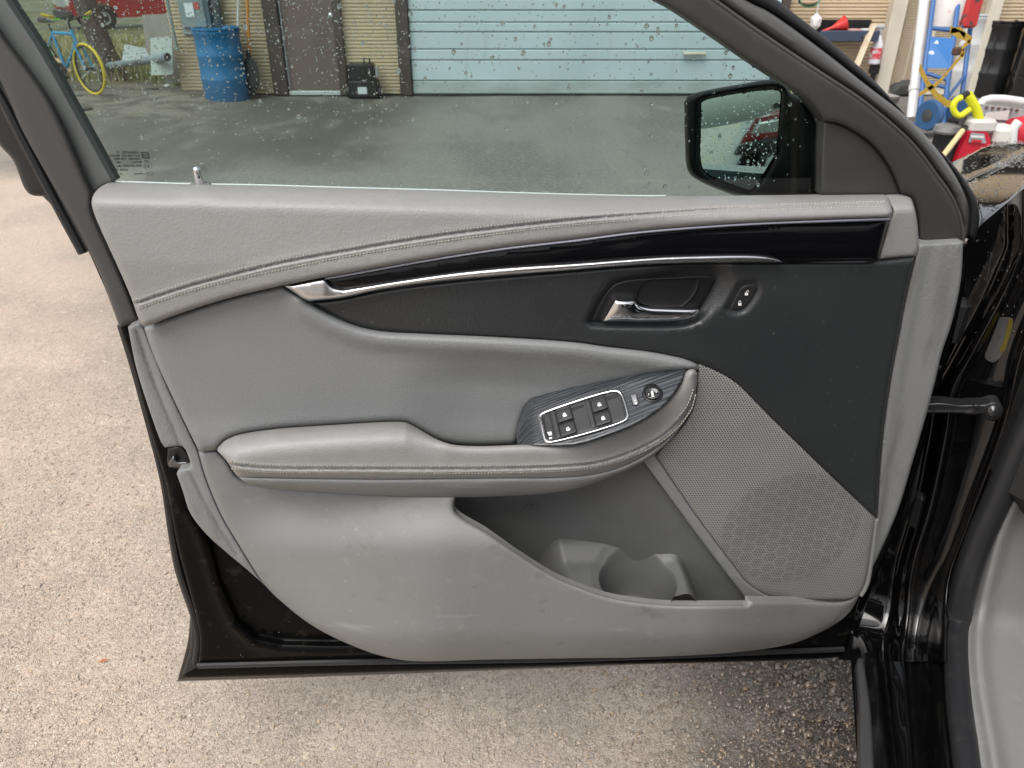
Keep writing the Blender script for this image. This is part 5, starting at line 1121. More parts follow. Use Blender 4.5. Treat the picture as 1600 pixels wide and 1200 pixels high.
# ---- electrical box on the corner
ec = P3(307, 20, YF-.10)
t = thing('electrical_box', 'grey-green electrical meter box with pale and red sticker on the building corner', 'electrical box', ec)
mg2 = mat('meter_grey', (.20, .25, .26), .5, var=[(6, (.16, .2, .21), .45, .7)])
lb('case', (0, 0, .16), (.31, .16, .76), mg2, .02, t); lb('cover', (-.005, -.09, .14), (.26, .025, .56), mg2, .01, t)
lb('sticker', (-.03, -.106, .0+.03), (.09, .004, .13), mat('sticker_pale', (.62, .66, .68), .5), 0, t); lb('sticker', (.05, -.106, .07), (.05, .004, .06), mat('sticker_red', (.5, .06, .05), .5), 0, t)
mb = MB(); mb.tube([(.20, .02, .9), (.20, .02, -.28), (.24, .05, -.45)], .055, 10); mb.build('conduit', mat('conduit_grey', (.09, .11, .11), .5), t, True, False)
mb = MB(); mb.tube([(-.26, -.05, 1.5), (-.26, -.05, -.35)], .017, 10); mb.build('riser_pipe', mat('galv_pipe', (.24, .29, .28), .45, .4), t, True, False)

# ---- boards and pipe stacked beside the building
def board(name, label, pts, Y, m, lean=.12, th=.018, cat_='board'):
    c = [np.array(at(x, y, Y)) for x, y in pts]; zb = min(p[2] for p in c)
    t = thing(name, label, cat_, (c[0][0], Y, 0)); V = []
    for p in c: k = (p[2]-zb)*lean; V.append(p + np.array([0, k, 0]))
    n = len(V); V2 = V + [v + np.array([0, th, 0]) for v in V]
    mb = MB(); mb.add(V2, [tuple(range(n)), tuple(range(2*n-1, n-1, -1))] + [(i, n+i, n+(i+1) % n, (i+1) % n) for i in range(n)]); mb.build('sheet', m, t, False, True)
    return t
board('plywood_board', 'weathered grey plywood board propped up beside the building corner', [(216, 24), (262, 22), (285, 40), (285, 130), (262, 130), (226, 80)], 8.95, mat('weathered_ply', (.27, .245, .215), .8, var=[(5, (.2, .18, .16), .42, .68, 5, (1, 1, .3))]))
board('foam_board', 'pale green foam board standing in front of the weathered plywood', [(232, 60), (266, 57), (270, 116), (236, 118)], 8.75, mat('pale_board', (.42, .47, .45), .7, var=[(8, (.3, .35, .33), .5, .7)]))
board('metal_sheet', 'tilted grey ribbed metal sheet lying behind the grey pipe', [(189, 70), (233, 78), (232, 92), (190, 95)], 8.98, mat('grey_sheet', (.36, .39, .39), .6, var=[(20, (.22, .25, .25), .5, .6, 2, (1, 1, 6))]), .5)
pa, pb2 = np.array(at(110, 112, 10.9)), np.array(at(262, 89, 8.55))
t = thing('drain_pipe', 'long grey plastic pipe lying propped across the junk', 'pipe', (pa[0], pa[1], 0))
mb = MB(); d_ = (pb2-pa)/np.linalg.norm(pb2-pa); mb.tube([pa, (pa+pb2)/2, pb2], .040, 14, cap=False); mb.tube([pb2, (pa+pb2)/2, pa], .030, 14, cap=False); mb.build('tube', mat('pvc_grey', (.20, .245, .27), .4), t, True, True)
mb = MB(); mb.tube([pb2 - d_*.09, pb2 - d_*.002], .041, 14, cap=False); mb.build('collar', mat('pvc_grey2', (.17, .21, .235), .4), t, True, True)
# scrap lying about: each piece a thing
scrap = mat('scrap_white', (.52, .55, .54), .6); scrapd = mat('scrap_dark', (.05, .052, .05), .7); wood = mat('raw_wood', (.45, .32, .19), .7)
def lump(name, label, px, py, size, m, cat_='scrap', rz=.4):
    p = gnd(px, py); mb = MB(); v = bV.copy(); v = v*np.array(size)/2*(1 + .22*rng.normal(0, 1, (len(v), 1))); mb.add(v @ np.array(Matrix.Rotation(rz, 3, 'Z')).T, bF)
    o = mb.build(name, m, None, False); o.location = (p[0], p[1], size[2]*.42); tag(o, label, cat_); return o
lump('rag', 'crumpled white rag on the dirt under the foam board', 236, 128, (.14, .10, .07), scrap, 'rag'); lump('plastic_bag', 'white plastic scrap on the dirt below the pipe end', 262, 138, (.10, .08, .05), scrap)
lump('dirt_clod', 'dark clod of dirt in front of the yellow bicycle tyre', 124, 156, (.20, .12, .06), scrapd, 'clod'); lump('dirt_clod', 'dark flat clod between the bicycle and the blue barrel', 237, 143, (.16, .12, .05), scrapd, 'clod')
lump('stone', 'rough brown stone on the dirt left of the blue barrel', 205, 172, (.18, .1, .05), mat('brown_stone', (.12, .1, .08), .8), 'stone'); lump('stone', 'flat dark stone farther out from the trunk on the bare dirt', 135, 173, (.2, .1, .04), scrapd, 'stone')
t = thing('scrap_bracket', 'white triangular metal bracket lying inside the view of the front wheel', 'bracket', gnd(146, 132))
mb = MB(); mb.tube([(-.18, 0, .02), (.08, .02, .04), (.08, .02, .22), (-.12, 0, .06)], .02, 6); mb.build('bracket_bar', scrap, t, True, False); mb = MB(); mb.box((.085, .02, .12), (.03, .012, .2)); mb.build('bracket_plate', scrap, t, False, False)
t = thing('plank', 'raw wooden plank leaning behind the bicycle', 'plank', gnd(75, 118)); a_, b2_ = np.array(at(30, 40, 9.3)), np.array(at(112, 112, 8.95))
mb = MB(); mb.tube([a_, (a_+b2_)/2, b2_], .03, 4, flat=.5); mb.build('plank_board', wood, t, False, True)
t = thing('scrap_motor', 'grey scrap machine part lying behind the bicycle wheel', 'scrap', gnd(126, 128) + np.array([0, .12, 0]))
mb = MB(); mb.box((0, 0, .13), (.16, .14, .24), .3, ch=.03); mb.build('motor_case', mat('scrap_grey', (.19, .2, .2), .6), t, True, False); mb = MB(); mb.lathe([(.05, 0), (.05, .04), (.03, .05)], (-.02, 0, .25), 12); mb.build('motor_cap', scrapd, t, True, False)

# ---- bicycle
bpz = gnd(151, 153); phi = R(-31)
t = thing('bicycle', 'blue bicycle with yellow front tyre, yellow grips and black saddle on the dirt', 'bicycle', (bpz[0], bpz[1], .03), phi); t.scale = (.86, .86, .86)
bb = mat('bicycle_blue', (.02, .235, .47), .35, var=[(9, (.03, .3, .5), .5, .7)]); ye = mat('bicycle_yellow', (.62, .47, .03), .5); bk = mat('bicycle_black', (.012, .012, .012), .5); gn = mat('bicycle_green', (.16, .55, .05), .45)
wr = .305
def ringtube(c, r_, rt, m, name, par):
    mb = MB(); mb.tube([(c[0] + r_*math.cos(a), c[1], c[2] + r_*math.sin(a)) for a in np.linspace(0, 2*math.pi, 48, endpoint=False)], rt, 8, closed=True); return mb.build(name, m, par, True, False)
def wheel(cx, tm, rm):
    w_ = ringtube((cx, 0, wr), wr-.017, .018, tm, 'tyre', t); ringtube((cx, 0, wr), wr-.042, .012, rm, 'rim', w_)
    mb = MB()
    for k in range(18):
        a = 2*math.pi*k/18; mb.tube([(cx, .02*(-1)**k, wr), (cx + (wr-.04)*math.cos(a), 0, wr + (wr-.04)*math.sin(a))], .0014, 4)
    mb.build('spokes', M['steel'], w_, False, False); mb = MB(); mb.tube([(cx, -.045, wr), (cx, .045, wr)], .018, 10); mb.build('wheel_hub', bk, w_, True, False)
wheel(0, ye, bk); wheel(-.93, bk, gn)
Hd, St, BB_ = (-.165, 0, .70), (-.60, 0, .70), (-.515, 0, .27)
mb = MB(); mb.tube([St, Hd], .018, 10); mb.tube([(-.135, 0, .60), BB_], .020, 10); mb.tube([St, BB_], .017, 10)
mb.tube([(-.175, 0, .75), (-.13, 0, .58)], .020, 10)
for s_ in (-1, 1): mb.tube([BB_, (-.93, s_*.06, wr)], .010, 8); mb.tube([St, (-.93, s_*.06, wr)], .009, 8)
mb.build('frame', bb, t, True, False)
mb = MB()
for s_ in (-1, 1): mb.tube([(-.13, s_*.045, .60), (-.04, s_*.05, .42), (0, s_*.05, wr)], .013, 8)
mb.build('fork', bb, t, True, False)
mb = MB(); mb.tube([(-.18, 0, .75), (-.195, 0, .83), (-.13, 0, .86)], .013, 8); mb.tube([(-.17, -.29, .92), (-.12, -.18, .89), (-.12, 0, .86), (-.12, .18, .89), (-.17, .29, .92)], .012, 8); hb = mb.build('handlebar', bk, t, True, False)
for s_ in (-1, 1):
    mb = MB(); mb.tube([(-.135, s_*.20, .893), (-.19, s_*.32, .93)], .018, 8); mb.build('grip', ye, hb, True, False)
    mb = MB(); mb.tube([(-.10, s_*.15, .875), (-.11, s_*.23, .87)], .010, 6); mb.build('brake_lever', gn, hb, True, False)
mb = MB(); mb.tube([St, (-.625, 0, .80)], .013, 8); mb.build('seat_post', bk, t, True, False)
mb = MB(); mb.tube([(-.50, 0, .825), (-.58, 0, .825), (-.66, 0, .83), (-.74, 0, .84), (-.765, 0, .85)], [.012, .022, .045, .07, .055], 12, flat=.45); mb.build('saddle', bk, t, True, False)
mb = MB(); mb.lathe([(.085, -.005), (.09, 0), (.085, .005)], (-.515, -.05, .27), 24, Matrix.Rotation(R(90), 3, 'X')); mb.tube([(-.515, -.07, .27), (-.40, -.07, .20)], .012, 8); mb.box((-.39, -.10, .19), (.08, .06, .02)); mb.build('crank', bk, t, True, False)
mb = MB(); mb.tube([(-.84, -.04, .55), (-.72, -.045, .30)], .02, 8); mb.build('frame_light_strip', gn, t, True, False)

# ---- tree
tb = gnd(184, 130)
tr = thing('tree', 'dark rough tree trunk rising from the dirt behind the bicycle', 'tree', tb)
mb = MB(); tp = [(0.02, 0, -.05), (-.03, 0, .12), (-.10, .0, .5), (-.17, .02, 1.0), (-.25, .05, 1.8), (-.22, .1, 2.8), (-.1, .1, 4.0)]
mb.tube(sm([(p[0], p[2]) for p in tp], .12)[:, [0, 0, 1]]*np.array([1, 0, 1]) , np.interp(np.linspace(0, 1, len(sm([(p[0], p[2]) for p in tp], .12))), [0, .04, .15, 1], [.20, .145, .125, .08]), 14)
for a in range(5): mb.tube([(-.2, .06, 2.2+a*.35), (-.2+.7*math.cos(a*1.7), .06+.7*math.sin(a*1.7), 3.0+a*.35), (-.2+1.3*math.cos(a*1.7), .06+1.3*math.sin(a*1.7), 3.5+a*.4)], [.06, .04, .015], 7)
for i in range(len(mb.V)): v = mb.V[i]; f = 1 + .08*math.sin(v[2]*23 + 5*math.atan2(v[1], v[0]+.15)); mb.V[i] = (v[0]*f, v[1]*f, v[2])
mb.build('trunk', mat('bark', (.085, .068, .060), .9, bump=[('n', 18, .8, .03)], var=[(14, (.05, .042, .038), .45, .65, 5, (2, 2, .4))]), tr, True, False, ang=80)
mb = MB()
for _ in range(2600):
    a = rng.integers(0, 6); c = np.array([-.2+1.2*math.cos(a*1.7), .06+1.2*math.sin(a*1.7), 3.6+a*.38]) if a < 5 else np.array([-.1, .1, 5.0])
    c = c + rng.normal(0, .45, 3); u_ = rng.normal(0, 1, 3); u_ /= np.linalg.norm(u_); v_ = np.cross(u_, rng.normal(0, 1, 3)); v_ /= np.linalg.norm(v_); mb.add([c-u_*.05, c+v_*.025, c+u_*.05, c-v_*.025], [(0, 1, 2, 3)])
mb.build('crown', mat('leaf_green', (.05, .085, .025), .6, var=[(3, (.08, .12, .035), .45, .6)]), tr, False, False, 'stuff')

# ---- grass and weeds
def grass(name, n, fn, h0, h1, m):
    mb = MB()
    for _ in range(n):
        x, y = fn(); h = rng.uniform(h0, h1)*(1 if y < 11 else max(.35, 1-(y-11)*.12)); zb = float(fall(x, y)); a = rng.uniform(0, 6.28); dx, dy = math.cos(a), math.sin(a); w_ = .004 + .004*rng.uniform() + .0012*max(0, y-9); b_ = rng.normal(0, .28, 2)*h
        mb.add([(x-dx*w_, y-dy*w_, zb), (x+dx*w_, y+dy*w_, zb), (x+b_[0]*.4+dx*w_*.6, y+b_[1]*.4+dy*w_*.6, zb+h*.6), (x+b_[0]*.4-dx*w_*.6, y+b_[1]*.4-dy*w_*.6, zb+h*.6), (x+b_[0], y+b_[1], zb+h)], [(0, 1, 2, 3), (3, 2, 4)])
    return mb.build(name, m, None, False, False, 'stuff')
def field(): y = 9.6 + 13*rng.uniform()**1.4; return rng.uniform(-.78*y-1, -.40*y), y
grass('dry_grass', 9000, field, .15, .55, mat('dry_grass_blade', (.44, .39, .20), .7, var=[(1.3, (.20, .21, .07), .45, .6), (4, (.45, .39, .2), .55, .7)]))
def near_w():
    p = gnd(*[(rng.normal(186, 14), rng.normal(105, 7)), (rng.normal(292, 10), rng.normal(134, 4)), (rng.normal(210, 22), rng.normal(124, 4)), (rng.normal(95, 20), rng.normal(118, 5))][rng.integers(0, 4)]); return p[0], p[1]
grass('weeds', 1800, near_w, .05, .20, mat('green_weed', (.09, .15, .035), .65, var=[(3, (.16, .19, .06), .45, .6)]))

# ---- red pickup trucks: one across the field, one parked behind the camera and seen in the mirror
M['truckred'] = mat('truck_red', (.38, .018, .022), .25, coat=.5); M['tyre'] = mat('tyre', (.015, .015, .015), .8); M['lamp'] = mat('lamp_glass', (.6, .62, .62), .15, .3); M['dglass'] = mat('dark_glass', (.02, .026, .028), .05)
def truck(label, loc, rz):
    t = thing('pickup_truck', label, 'truck', loc, rz)
    def pr(name, out, w_, m, par=None, inset=0):
        mb = MB(); n = len(out); V = [(x, -w_/2, z) for x, z in out] + [(x, w_/2, z) for x, z in out]
        mb.add(V, [tuple(range(n)), tuple(range(2*n-1, n-1, -1))] + [(i, n+i, n+(i+1) % n, (i+1) % n) for i in range(n)]); return mb.build(name, m, par or t, False, False)
    def arch(cx): return [(cx + .45*math.cos(a), .38 + .45*math.sin(a)) for a in np.linspace(math.pi, 0, 9)]
    low_ = [(-2.6, .5)] + arch(-1.65) + arch(1.55) + [(2.45, .5), (2.5, .75), (2.42, 1.05), (1.0, 1.15), (-2.6, 1.12)]
    body = pr('body', low_, 1.8, M['truckred'])
    cab = pr('cab', [(-.9, 1.12), (1.0, 1.15), (.45, 1.72), (.1, 1.80), (-.75, 1.78)], 1.66, M['truckred']); pr('side_window', [(-.72, 1.2), (.72, 1.2), (.35, 1.66), (-.62, 1.68)], 1.675, M['dglass'], cab)
    mb = MB(); mb.add([(1.0, -.72, 1.17), (1.0, .72, 1.17), (.47, .66, 1.70), (.47, -.66, 1.70)], [(0, 1, 2, 3)]); mb.V = [(v[0]+.012, v[1], v[2]+.006) for v in mb.V]; mb.build('windscreen', M['dglass'], cab, False, False)
    mb = MB(); mb.box((2.5, 0, .52), (.2, 1.78, .22), ch=.04); mb.build('bumper', mat('bumper_dark', (.03, .03, .032), .5), t, True, False)
    mb = MB(); mb.box((2.50, 0, .83), (.06, .95, .26), ch=.02); mb.build('grille', mat('grille_silver', (.45, .47, .48), .3, .5), t, True, False)
    for s_ in (-1, 1):
        mb = MB(); mb.box((2.47, s_*.68, .85), (.08, .34, .22), ch=.03); mb.build('headlight', M['lamp'], t, True, False)
        mb = MB(); mb.box((.75, s_*1.0, 1.25), (.10, .2, .16), ch=.03); mb.build('wing_mirror', bk, t, True, False)
        for cx in (-1.65, 1.55):
            mb = MB(); mb.lathe([(.22, -.11), (.36, -.11), (.38, -.08), (.38, .08), (.36, .11), (.22, .11)], (cx, s_*.82, .38), 24, Matrix.Rotation(R(90), 3, 'X')); w_ = mb.build('wheel', M['tyre'], t, True, False)
            mb = MB(); mb.lathe([(.05, -.10), (.20, -.115), (.22, -.08), (.22, .08), (.20, .115), (.05, .10)], (cx, s_*.82, .38), 20, Matrix.Rotation(R(90), 3, 'X')); mb.build('rim', mat('alloy', (.4, .4, .41), .35, .7), w_, True, False)
    return t
truck('red pickup truck parked across the dry grass field beyond the tree', at(226, 34, 29)*np.array([1, 1, 0]) + np.array([0, 0, -.62]), R(222))
truck('red pickup truck reflected in the wet door mirror', (-3.08, -14.0, 0), R(84))

# ---- things along the wall past the windscreen pillar
ws = at(1320, 55, YF-.16)
t = thing('wall_shelf', 'dark blue-grey wall shelf on the tan ribbed wall', 'shelf', ws)
shm = mat('shelf_blue', (.045, .062, .095), .4); lb('shelf_front', (.0, -.12, 0), (.62, .03, .105), shm, .008, t); lb('shelf_board', (0, .02, .01), (.62, .25, .03), mk_, .004, t); lb('shelf_back', (0, .14, .06), (.62, .02, .16), mk_, .004, t)
mb = MB(); mb.lathe([(.014, 0), (.014, .01)], (.14, -.137, 0), 12, Matrix.Rotation(R(90), 3, 'X')); mb.build('screw_head', M['steel'], t, True, False)
sp = ws + np.array([0, 0, .03])
t = thing('funnel', 'red plastic funnel lying on the wall shelf', 'funnel', sp + np.array([-.10, -.03, .06]))
mb = MB(); mb.lathe([(.012, -.16), (.018, -.06), (.075, .06), (.082, .07), (.078, .075), (.014, -.05)], (0, 0, 0), 20, Matrix.Rotation(R(72), 3, 'Y') @ Matrix.Rotation(0, 3, 'X')); mb.build('cone', mat('red_plastic', (.55, .035, .03), .4), t, True, False)
for lab, dx, m_, sz in (('flat pinkish packet lying on the shelf beside the funnel', .06, mat('packet_pink', (.55, .3, .28), .6), (.14, .12, .03)), ('small white box at the free end of the wall shelf', .2, mat('box_white', (.6, .6, .62), .6), (.10, .1, .035))):
    mb = MB(); mb.box((0, 0, 0), sz, .2, ch=.006); o = mb.build('packet' if dx < .1 else 'box', m_, None, True); o.location = sp + np.array([dx, -.04, .018]); tag(o, lab, 'packet' if dx < .1 else 'box')
t = thing('hanging_cable', 'coiled black and green cable hanging above the shelf', 'cable', at(1266, 10, YF-.1))
c = at(1264, 2, YF-.08); mb = MB(); mb.tube([c + np.array([.11*math.cos(a), 0, .07*math.sin(a)+.03]) for a in np.linspace(2.6, 6.9, 24)], .012, 8); mb.build('cable_loop', bk, t, True, True)
mb = MB(); mb.tube([c + np.array([.10*math.cos(a), -.02, .07*math.sin(a)+.015]) for a in np.linspace(2.8, 6.6, 24)], .006, 8); mb.build('green_wire', mat('wire_green', (.05, .16, .06), .5), t, True, True)
t = thing('cord_with_rag', 'white cord with a crumpled white rag tied at its end above the shelf', 'cord', at(1275, 30, YF-.1))
mb = MB(); mb.tube([at(1281, -20, YF-.08), at(1278, 10, YF-.1), at(1275, 28, YF-.1)], .008, 6); mb.build('cord_line', scrap, t, True, True)
mb = MB(); v = bV*np.array([.06, .05, .075])*(1 + .2*rng.normal(0, 1, (len(bV), 1))); mb.add(v + at(1274, 35, YF-.1), bF); mb.build('rag_knot', mat('rag_white', (.7, .68, .68), .7), t, False, True)
a_, b2_ = np.array(at(1365, 38, YF-.25)), np.array(at(1336, 108, YF-.5)); t = thing('wood_stick', 'pale wooden stick leaning against the wall shelf', 'stick', (b2_[0], b2_[1], 0))
mb = MB(); mb.tube([a_, (a_+b2_)/2, b2_, b2_ + (b2_-a_)*.8], .032, 4, flat=.6); mb.build('lath', mat('pale_wood', (.55, .46, .34), .7, var=[(6, (.45, .36, .25), .5, .7)]), t, False, True)
# spray bottle hanging on its hook
sb0 = at(1365, 100, YF-.2); t = thing('spray_bottle', 'white spray bottle with pink and red label by the tan post', 'bottle', sb0)
mb = MB(); mb.lathe([(.052, 0), (.060, .01), (.060, .17), (.05, .21), (.022, .26), (.018, .28)], (0, 0, 0), 20); mb.build('bottle_body', mat('bottle_white', (.68, .66, .70), .35), t, True, False)
mb = MB(); mb.lathe([(.0610, .05), (.0615, .055), (.0615, .155), (.0610, .16)], (0, 0, 0), 20); mb.build('bottle_label', mat('label_pink', (.62, .25, .28), .5, var=[(22, (.62, .06, .07), .5, .56, 2), (16, (.7, .66, .66), .55, .6, 2)]), t, True, False)
mb = MB(); mb.tube([(0, 0, .28), (0, 0, .34)], .02, 10); mb.box((-.02, 0, .36), (.11, .03, .04), ch=.01); mb.tube([(-.03, 0, .34), (-.05, 0, .28)], .008, 6); mb.build('trigger_head', mat('trigger_grey', (.42, .42, .43), .5), t, True, False)
t = thing('bracket_post', 'short black bracket under the spray bottle', 'bracket', at(1365, 114, YF-.18)); mb = MB(); mb.box((0, 0, .04), (.09, .08, .10), ch=.01); mb.build('bracket_block', bk, t, True, False); mb = MB(); mb.tube([(0, 0, 0), (0, 0, -.4)], .03, 8); mb.build('bracket_leg', bk, t, True, False)
# white pipe beside the hand truck
wpA, wpB = at(1447, -30, 7.6), at(1424, 185, 7.0); t = thing('white_pipe', 'tall white plastic pipe standing beside the blue hand truck', 'pipe', (wpB[0], wpB[1], 0))
mb = MB(); mb.tube([wpA, (wpA+wpB)/2, wpB], .042, 14); mb.build('pipe_length', mat('pvc_white', (.66, .66, .66), .4, var=[(6, (.5, .5, .5), .55, .75)]), t, True, True)
mb = MB(); m1, m2 = wpA*.2+wpB*.8, wpA*.24+wpB*.76; mb.tube([m1, m2], .05, 14); mb.build('pipe_coupling', mat('pvc_white2', (.6, .6, .6), .4), t, True, True)
# blue hand truck with ratchet straps
HY = 6.9; hb_ = mat('handtruck_blue', (.035, .115, .30), .4, var=[(14, (.06, .09, .16), .58, .72)]); strapm = mat('yellow_webbing', (.42, .27, .035), .8, var=[(30, (.32, .2, .02), .5, .7)])
t = thing('hand_truck', 'tall blue hand truck with a flat blue plate and wheels, strapped with yellow webbing', 'hand truck', gnd(1455, 195))
r1a, r1b = at(1460, -10, HY+.5), at(1436, 178, HY-.1); r2a, r2b = at(1499, -10, HY+.5), at(1472, 200, HY-.25); r3a, r3b = at(1523, -10, HY+.75), at(1503, 150, HY+.35)
for a_, b2_ in ((r1a, r1b), (r2a, r2b), (r3a, r3b)):
    mb = MB(); mb.tube([a_, (a_+b2_)/2, b2_], .021, 8); mb.build('rail', hb_, t, True, True)
L2 = lambda a_, b2_, k: np.array(a_)*(1-k)+np.array(b2_)*k
for k in (.29, .66, .72, .90): mb = MB(); mb.tube([L2(r1a, r1b, k), L2(r2a, r2b, k-.01)], .016, 8); mb.build('crossbar', hb_, t, True, True)
for k in (.28, .80): mb = MB(); mb.tube([L2(r2a, r2b, k), L2(r3a, r3b, k)], .014, 8); mb.build('crossbar', hb_, t, True, True)
mb = MB(); n_ = np.array([0, -.02, 0]); c4 = [L2(r1a, r1b, .36), L2(r2a, r2b, .34), L2(r2a, r2b, .56), L2(r1a, r1b, .62)]; mb.add([c+n_ for c in c4] + [c-n_*.5 for c in c4], [(0, 1, 2, 3), (7, 6, 5, 4)] + [(i, 4+i, 4+(i+1) % 4, (i+1) % 4) for i in range(4)])
plate = mb.build('back_plate', mat('plate_blue', (.02, .13, .36), .4, var=[(9, (.5, .55, .6), .66, .70, 3)]), t, False, True)
mb = MB(); wc = np.array(at(1453, 180, HY-.35)); mb.lathe([(.03, -.03), (.115, -.03), (.125, 0), (.115, .03), (.03, .03)], wc, 20, Matrix.Rotation(R(22), 3, 'Z') @ Matrix.Rotation(R(90), 3, 'Y')); wh = mb.build('wheel', mat('wheel_blue', (.03, .09, .20), .5), t, True, True); mb = MB(); mb.lathe([(.02, -.04), (.05, -.035), (.05, .035), (.02, .04)], wc, 14, Matrix.Rotation(R(22), 3, 'Z') @ Matrix.Rotation(R(90), 3, 'Y')); mb.build('hub', M['steel'], wh, True, True)
h2_ = wh.copy(); COL.objects.link(h2_); h2_.parent = t; h2_.location = (.32, .18, 0)
mb = MB(); mb.box(L2(r1b, r2b, .5) + np.array([0, -.08, -.02]), (.30, .2, .02)); mb.build('toe_plate', hb_, t, False, True)
def webbing(pts, w_=.035): 
    mb = MB(); pts = sm([tuple(p) for p in pts], .05) if len(pts[0]) == 2 else np.array(pts); V = []; k = len(pts)
    for p in pts: V += [p + np.array([0, 0, w_/2]), p - np.array([0, 0, w_/2]), p + np.array([0, .004, w_/2]), p + np.array([0, .004, -w_/2])]
    Fc = []
    for i in range(k-1): a = 4*i; Fc += [(a, a+1, a+5, a+4), (a+2, a+6, a+7, a+3), (a, a+4, a+6, a+2), (a+1, a+3, a+7, a+5)]
    mb.add(V, Fc); return mb
WP = lambda *px: [np.array(at(x, y, HY-.22 + .1*k)) for k, (x, y) in enumerate(px)]
st = thing('ratchet_strap', 'yellow ratchet strap wound around the blue hand truck rails', 'strap', at(1470, 130, HY-.2))
for pp in (((1437, 105), (1448, 128), (1464, 150), (1480, 162), (1496, 164)), ((1506, 84), (1490, 102), (1466, 130), (1436, 148)), ((1485, 46), (1496, 52), (1510, 58), (1518, 64)), ((1486, 48), (1500, 46), (1508, 56)), ((1516, 64), (1506, 72), (1500, 82), (1507, 86))):
    mb = webbing(np.array([at(x, y, HY-.24) for x, y in pp]), .055 if pp[0][0] in (1437, 1485) else .04); mb.build('webbing', strapm, st, True, True)
mb = MB(); mb.box(at(1497, 80, HY-.22), (.10, .05, .06), .4, ch=.01); mb.build('ratchet', mat('rusty_ratchet', (.10, .06, .04), .6, .4), st, True, True)
mb = MB(); mb.lathe([(.11, 0), (.13, .02), (.14, .40), (.13, .42)], at(1474, 44, HY+.55), 18); o = mb.build('bucket', mat('bucket_white', (.70, .66, .62), .45, var=[(7, (.6, .3, .25), .66, .72, 2)]), None, True); tag(o, 'white bucket with red print strapped high on the hand truck', 'bucket')
mb = MB(); mb.box(at(1514, 14, HY+.5), (.16, .14, .30), .2, ch=.02); o = mb.build('fuel_can', mat('can_red', (.5, .04, .04), .4, var=[(9, (.08, .06, .06), .55, .6, 2)]), None, True); tag(o, 'red and black can hanging behind the hand truck top', 'can')
lump('plastic_bag', 'crumpled white plastic bag heaped beside the white pipe', 1394, 140, (.34, .2, .16), mat('bag_white', (.6, .6, .58), .5), 'bag'); lump('rubble_pile', 'heap of dark oily parts on the ground beside the white bag', 1412, 150, (.32, .2, .18), scrapd, 'pile')
lump('rag_heap', 'grey heap of rags on the ground below the leaning stick', 1385, 160, (.3, .2, .1), mat('rag_grey', (.3, .28, .26), .7), 'rags')

# ---- red petrol machine, string trimmer
RY = 5.3
mx_ = at(1518, 226, RY); t = thing('pressure_washer', 'red petrol pressure washer with grey panel and white tube frame behind the wet bonnet', 'machine', (mx_[0], RY, 0))
red = mat('machine_red', (.50, .012, .03), .35, coat=.2); wh_ = mat('tube_white', (.66, .66, .65), .35); 
mb = MB(); c = [at(*p, RY-.05) for p in ((1490, 262), (1500, 235), (1513, 207), (1520, 203), (1542, 206), (1547, 215), (1549, 245), (1549, 270))]
o2 = np.array([.0, .26, 0]); n = len(c); mb.add([np.array(v) for v in c] + [np.array(v)+o2 for v in c], [tuple(range(n)), tuple(range(2*n-1, n-1, -1))] + [(i, n+i, n+(i+1) % n, (i+1) % n) for i in range(n)]); hsg = mb.build('red_shroud', red, t, False, True)
mb = MB(); c = [at(*p, RY-.062) for p in ((1513, 222), (1517, 207), (1538, 209), (1541, 224))]; mb.add(c, [(0, 1, 2, 3)]); mb.build('shroud_panel', mat('panel_grey', (.30, .30, .32), .5), hsg, False, True)
mb = MB(); c = [at(*p, RY-.066) for p in ((1517, 211), (1537, 212.5), (1537.5, 216), (1517, 215))]; mb.add(c, [(0, 1, 2, 3)]); mb.build('white_sticker', wh_, hsg, False, True)
mb = MB(); c = [at(*p, RY-.068) for p in ((1518, 218), (1534, 219), (1534, 223), (1518, 222))]; mb.add(c, [(0, 1, 2, 3)]); mb.build('red_sticker', red, hsg, False, True)
mb = MB(); mb.box(at(1562, 210, RY+.05), (.15, .16, .13), ch=.03); mb.build('white_tank', mat('tank_white', (.62, .60, .56), .4), t, True, True)
mb = MB(); mb.lathe([(.02, -.12), (.10, -.11), (.12, 0), (.10, .11), (.02, .12)], at(1602, 208, RY+.1), 20, Matrix.Rotation(R(90), 3, 'Y')); mb.build('red_tank', red, t, True, True)
mb = MB(); mb.tube(np.vstack([sm([(1526, 190), (1528, 166), (1538, 156), (1560, 154), (1620, 162)], 8)[:, :1]*0 + np.array([at(x, y, RY+.35) for x, y in sm([(1526, 190), (1528, 166), (1538, 156), (1560, 154), (1620, 162)], 8)])]), .026, 10); mb.build('tube_handle', wh_, t, True, True)
mb = MB(); mb.tube([at(x, y, RY-.02) for x, y in sm([(1592, 190), (1584, 200), (1581, 225), (1580, 250)], 6)], .03, 10); mb.build('tube_frame', wh_, t, True, True)
mb = MB(); c = [at(*p, RY+.3) for p in ((1532, 196), (1534, 163), (1605, 172), (1620, 200))]; mb.add([np.array(v) for v in c] + [np.array(v)+np.array([0, .05, 0]) for v in c], [(0, 1, 2, 3), (7, 6, 5, 4)] + [(i, 4+i, 4+(i+1) % 4, (i+1) % 4) for i in range(4)]); cp = mb.build('control_panel', mat('panel_lightgrey', (.36, .36, .37), .5, var=[(16, (.28, .28, .29), .5, .6)]), t, False, True)
mb = MB(); c = [at(*p, RY+.285) for p in ((1538, 186), (1540, 176), (1578, 172), (1574, 188))]; mb.add(c, [(0, 1, 2, 3)]); mb.build('panel_sticker', mat('sticker_cream', (.6, .58, .54), .5), cp, False, True)
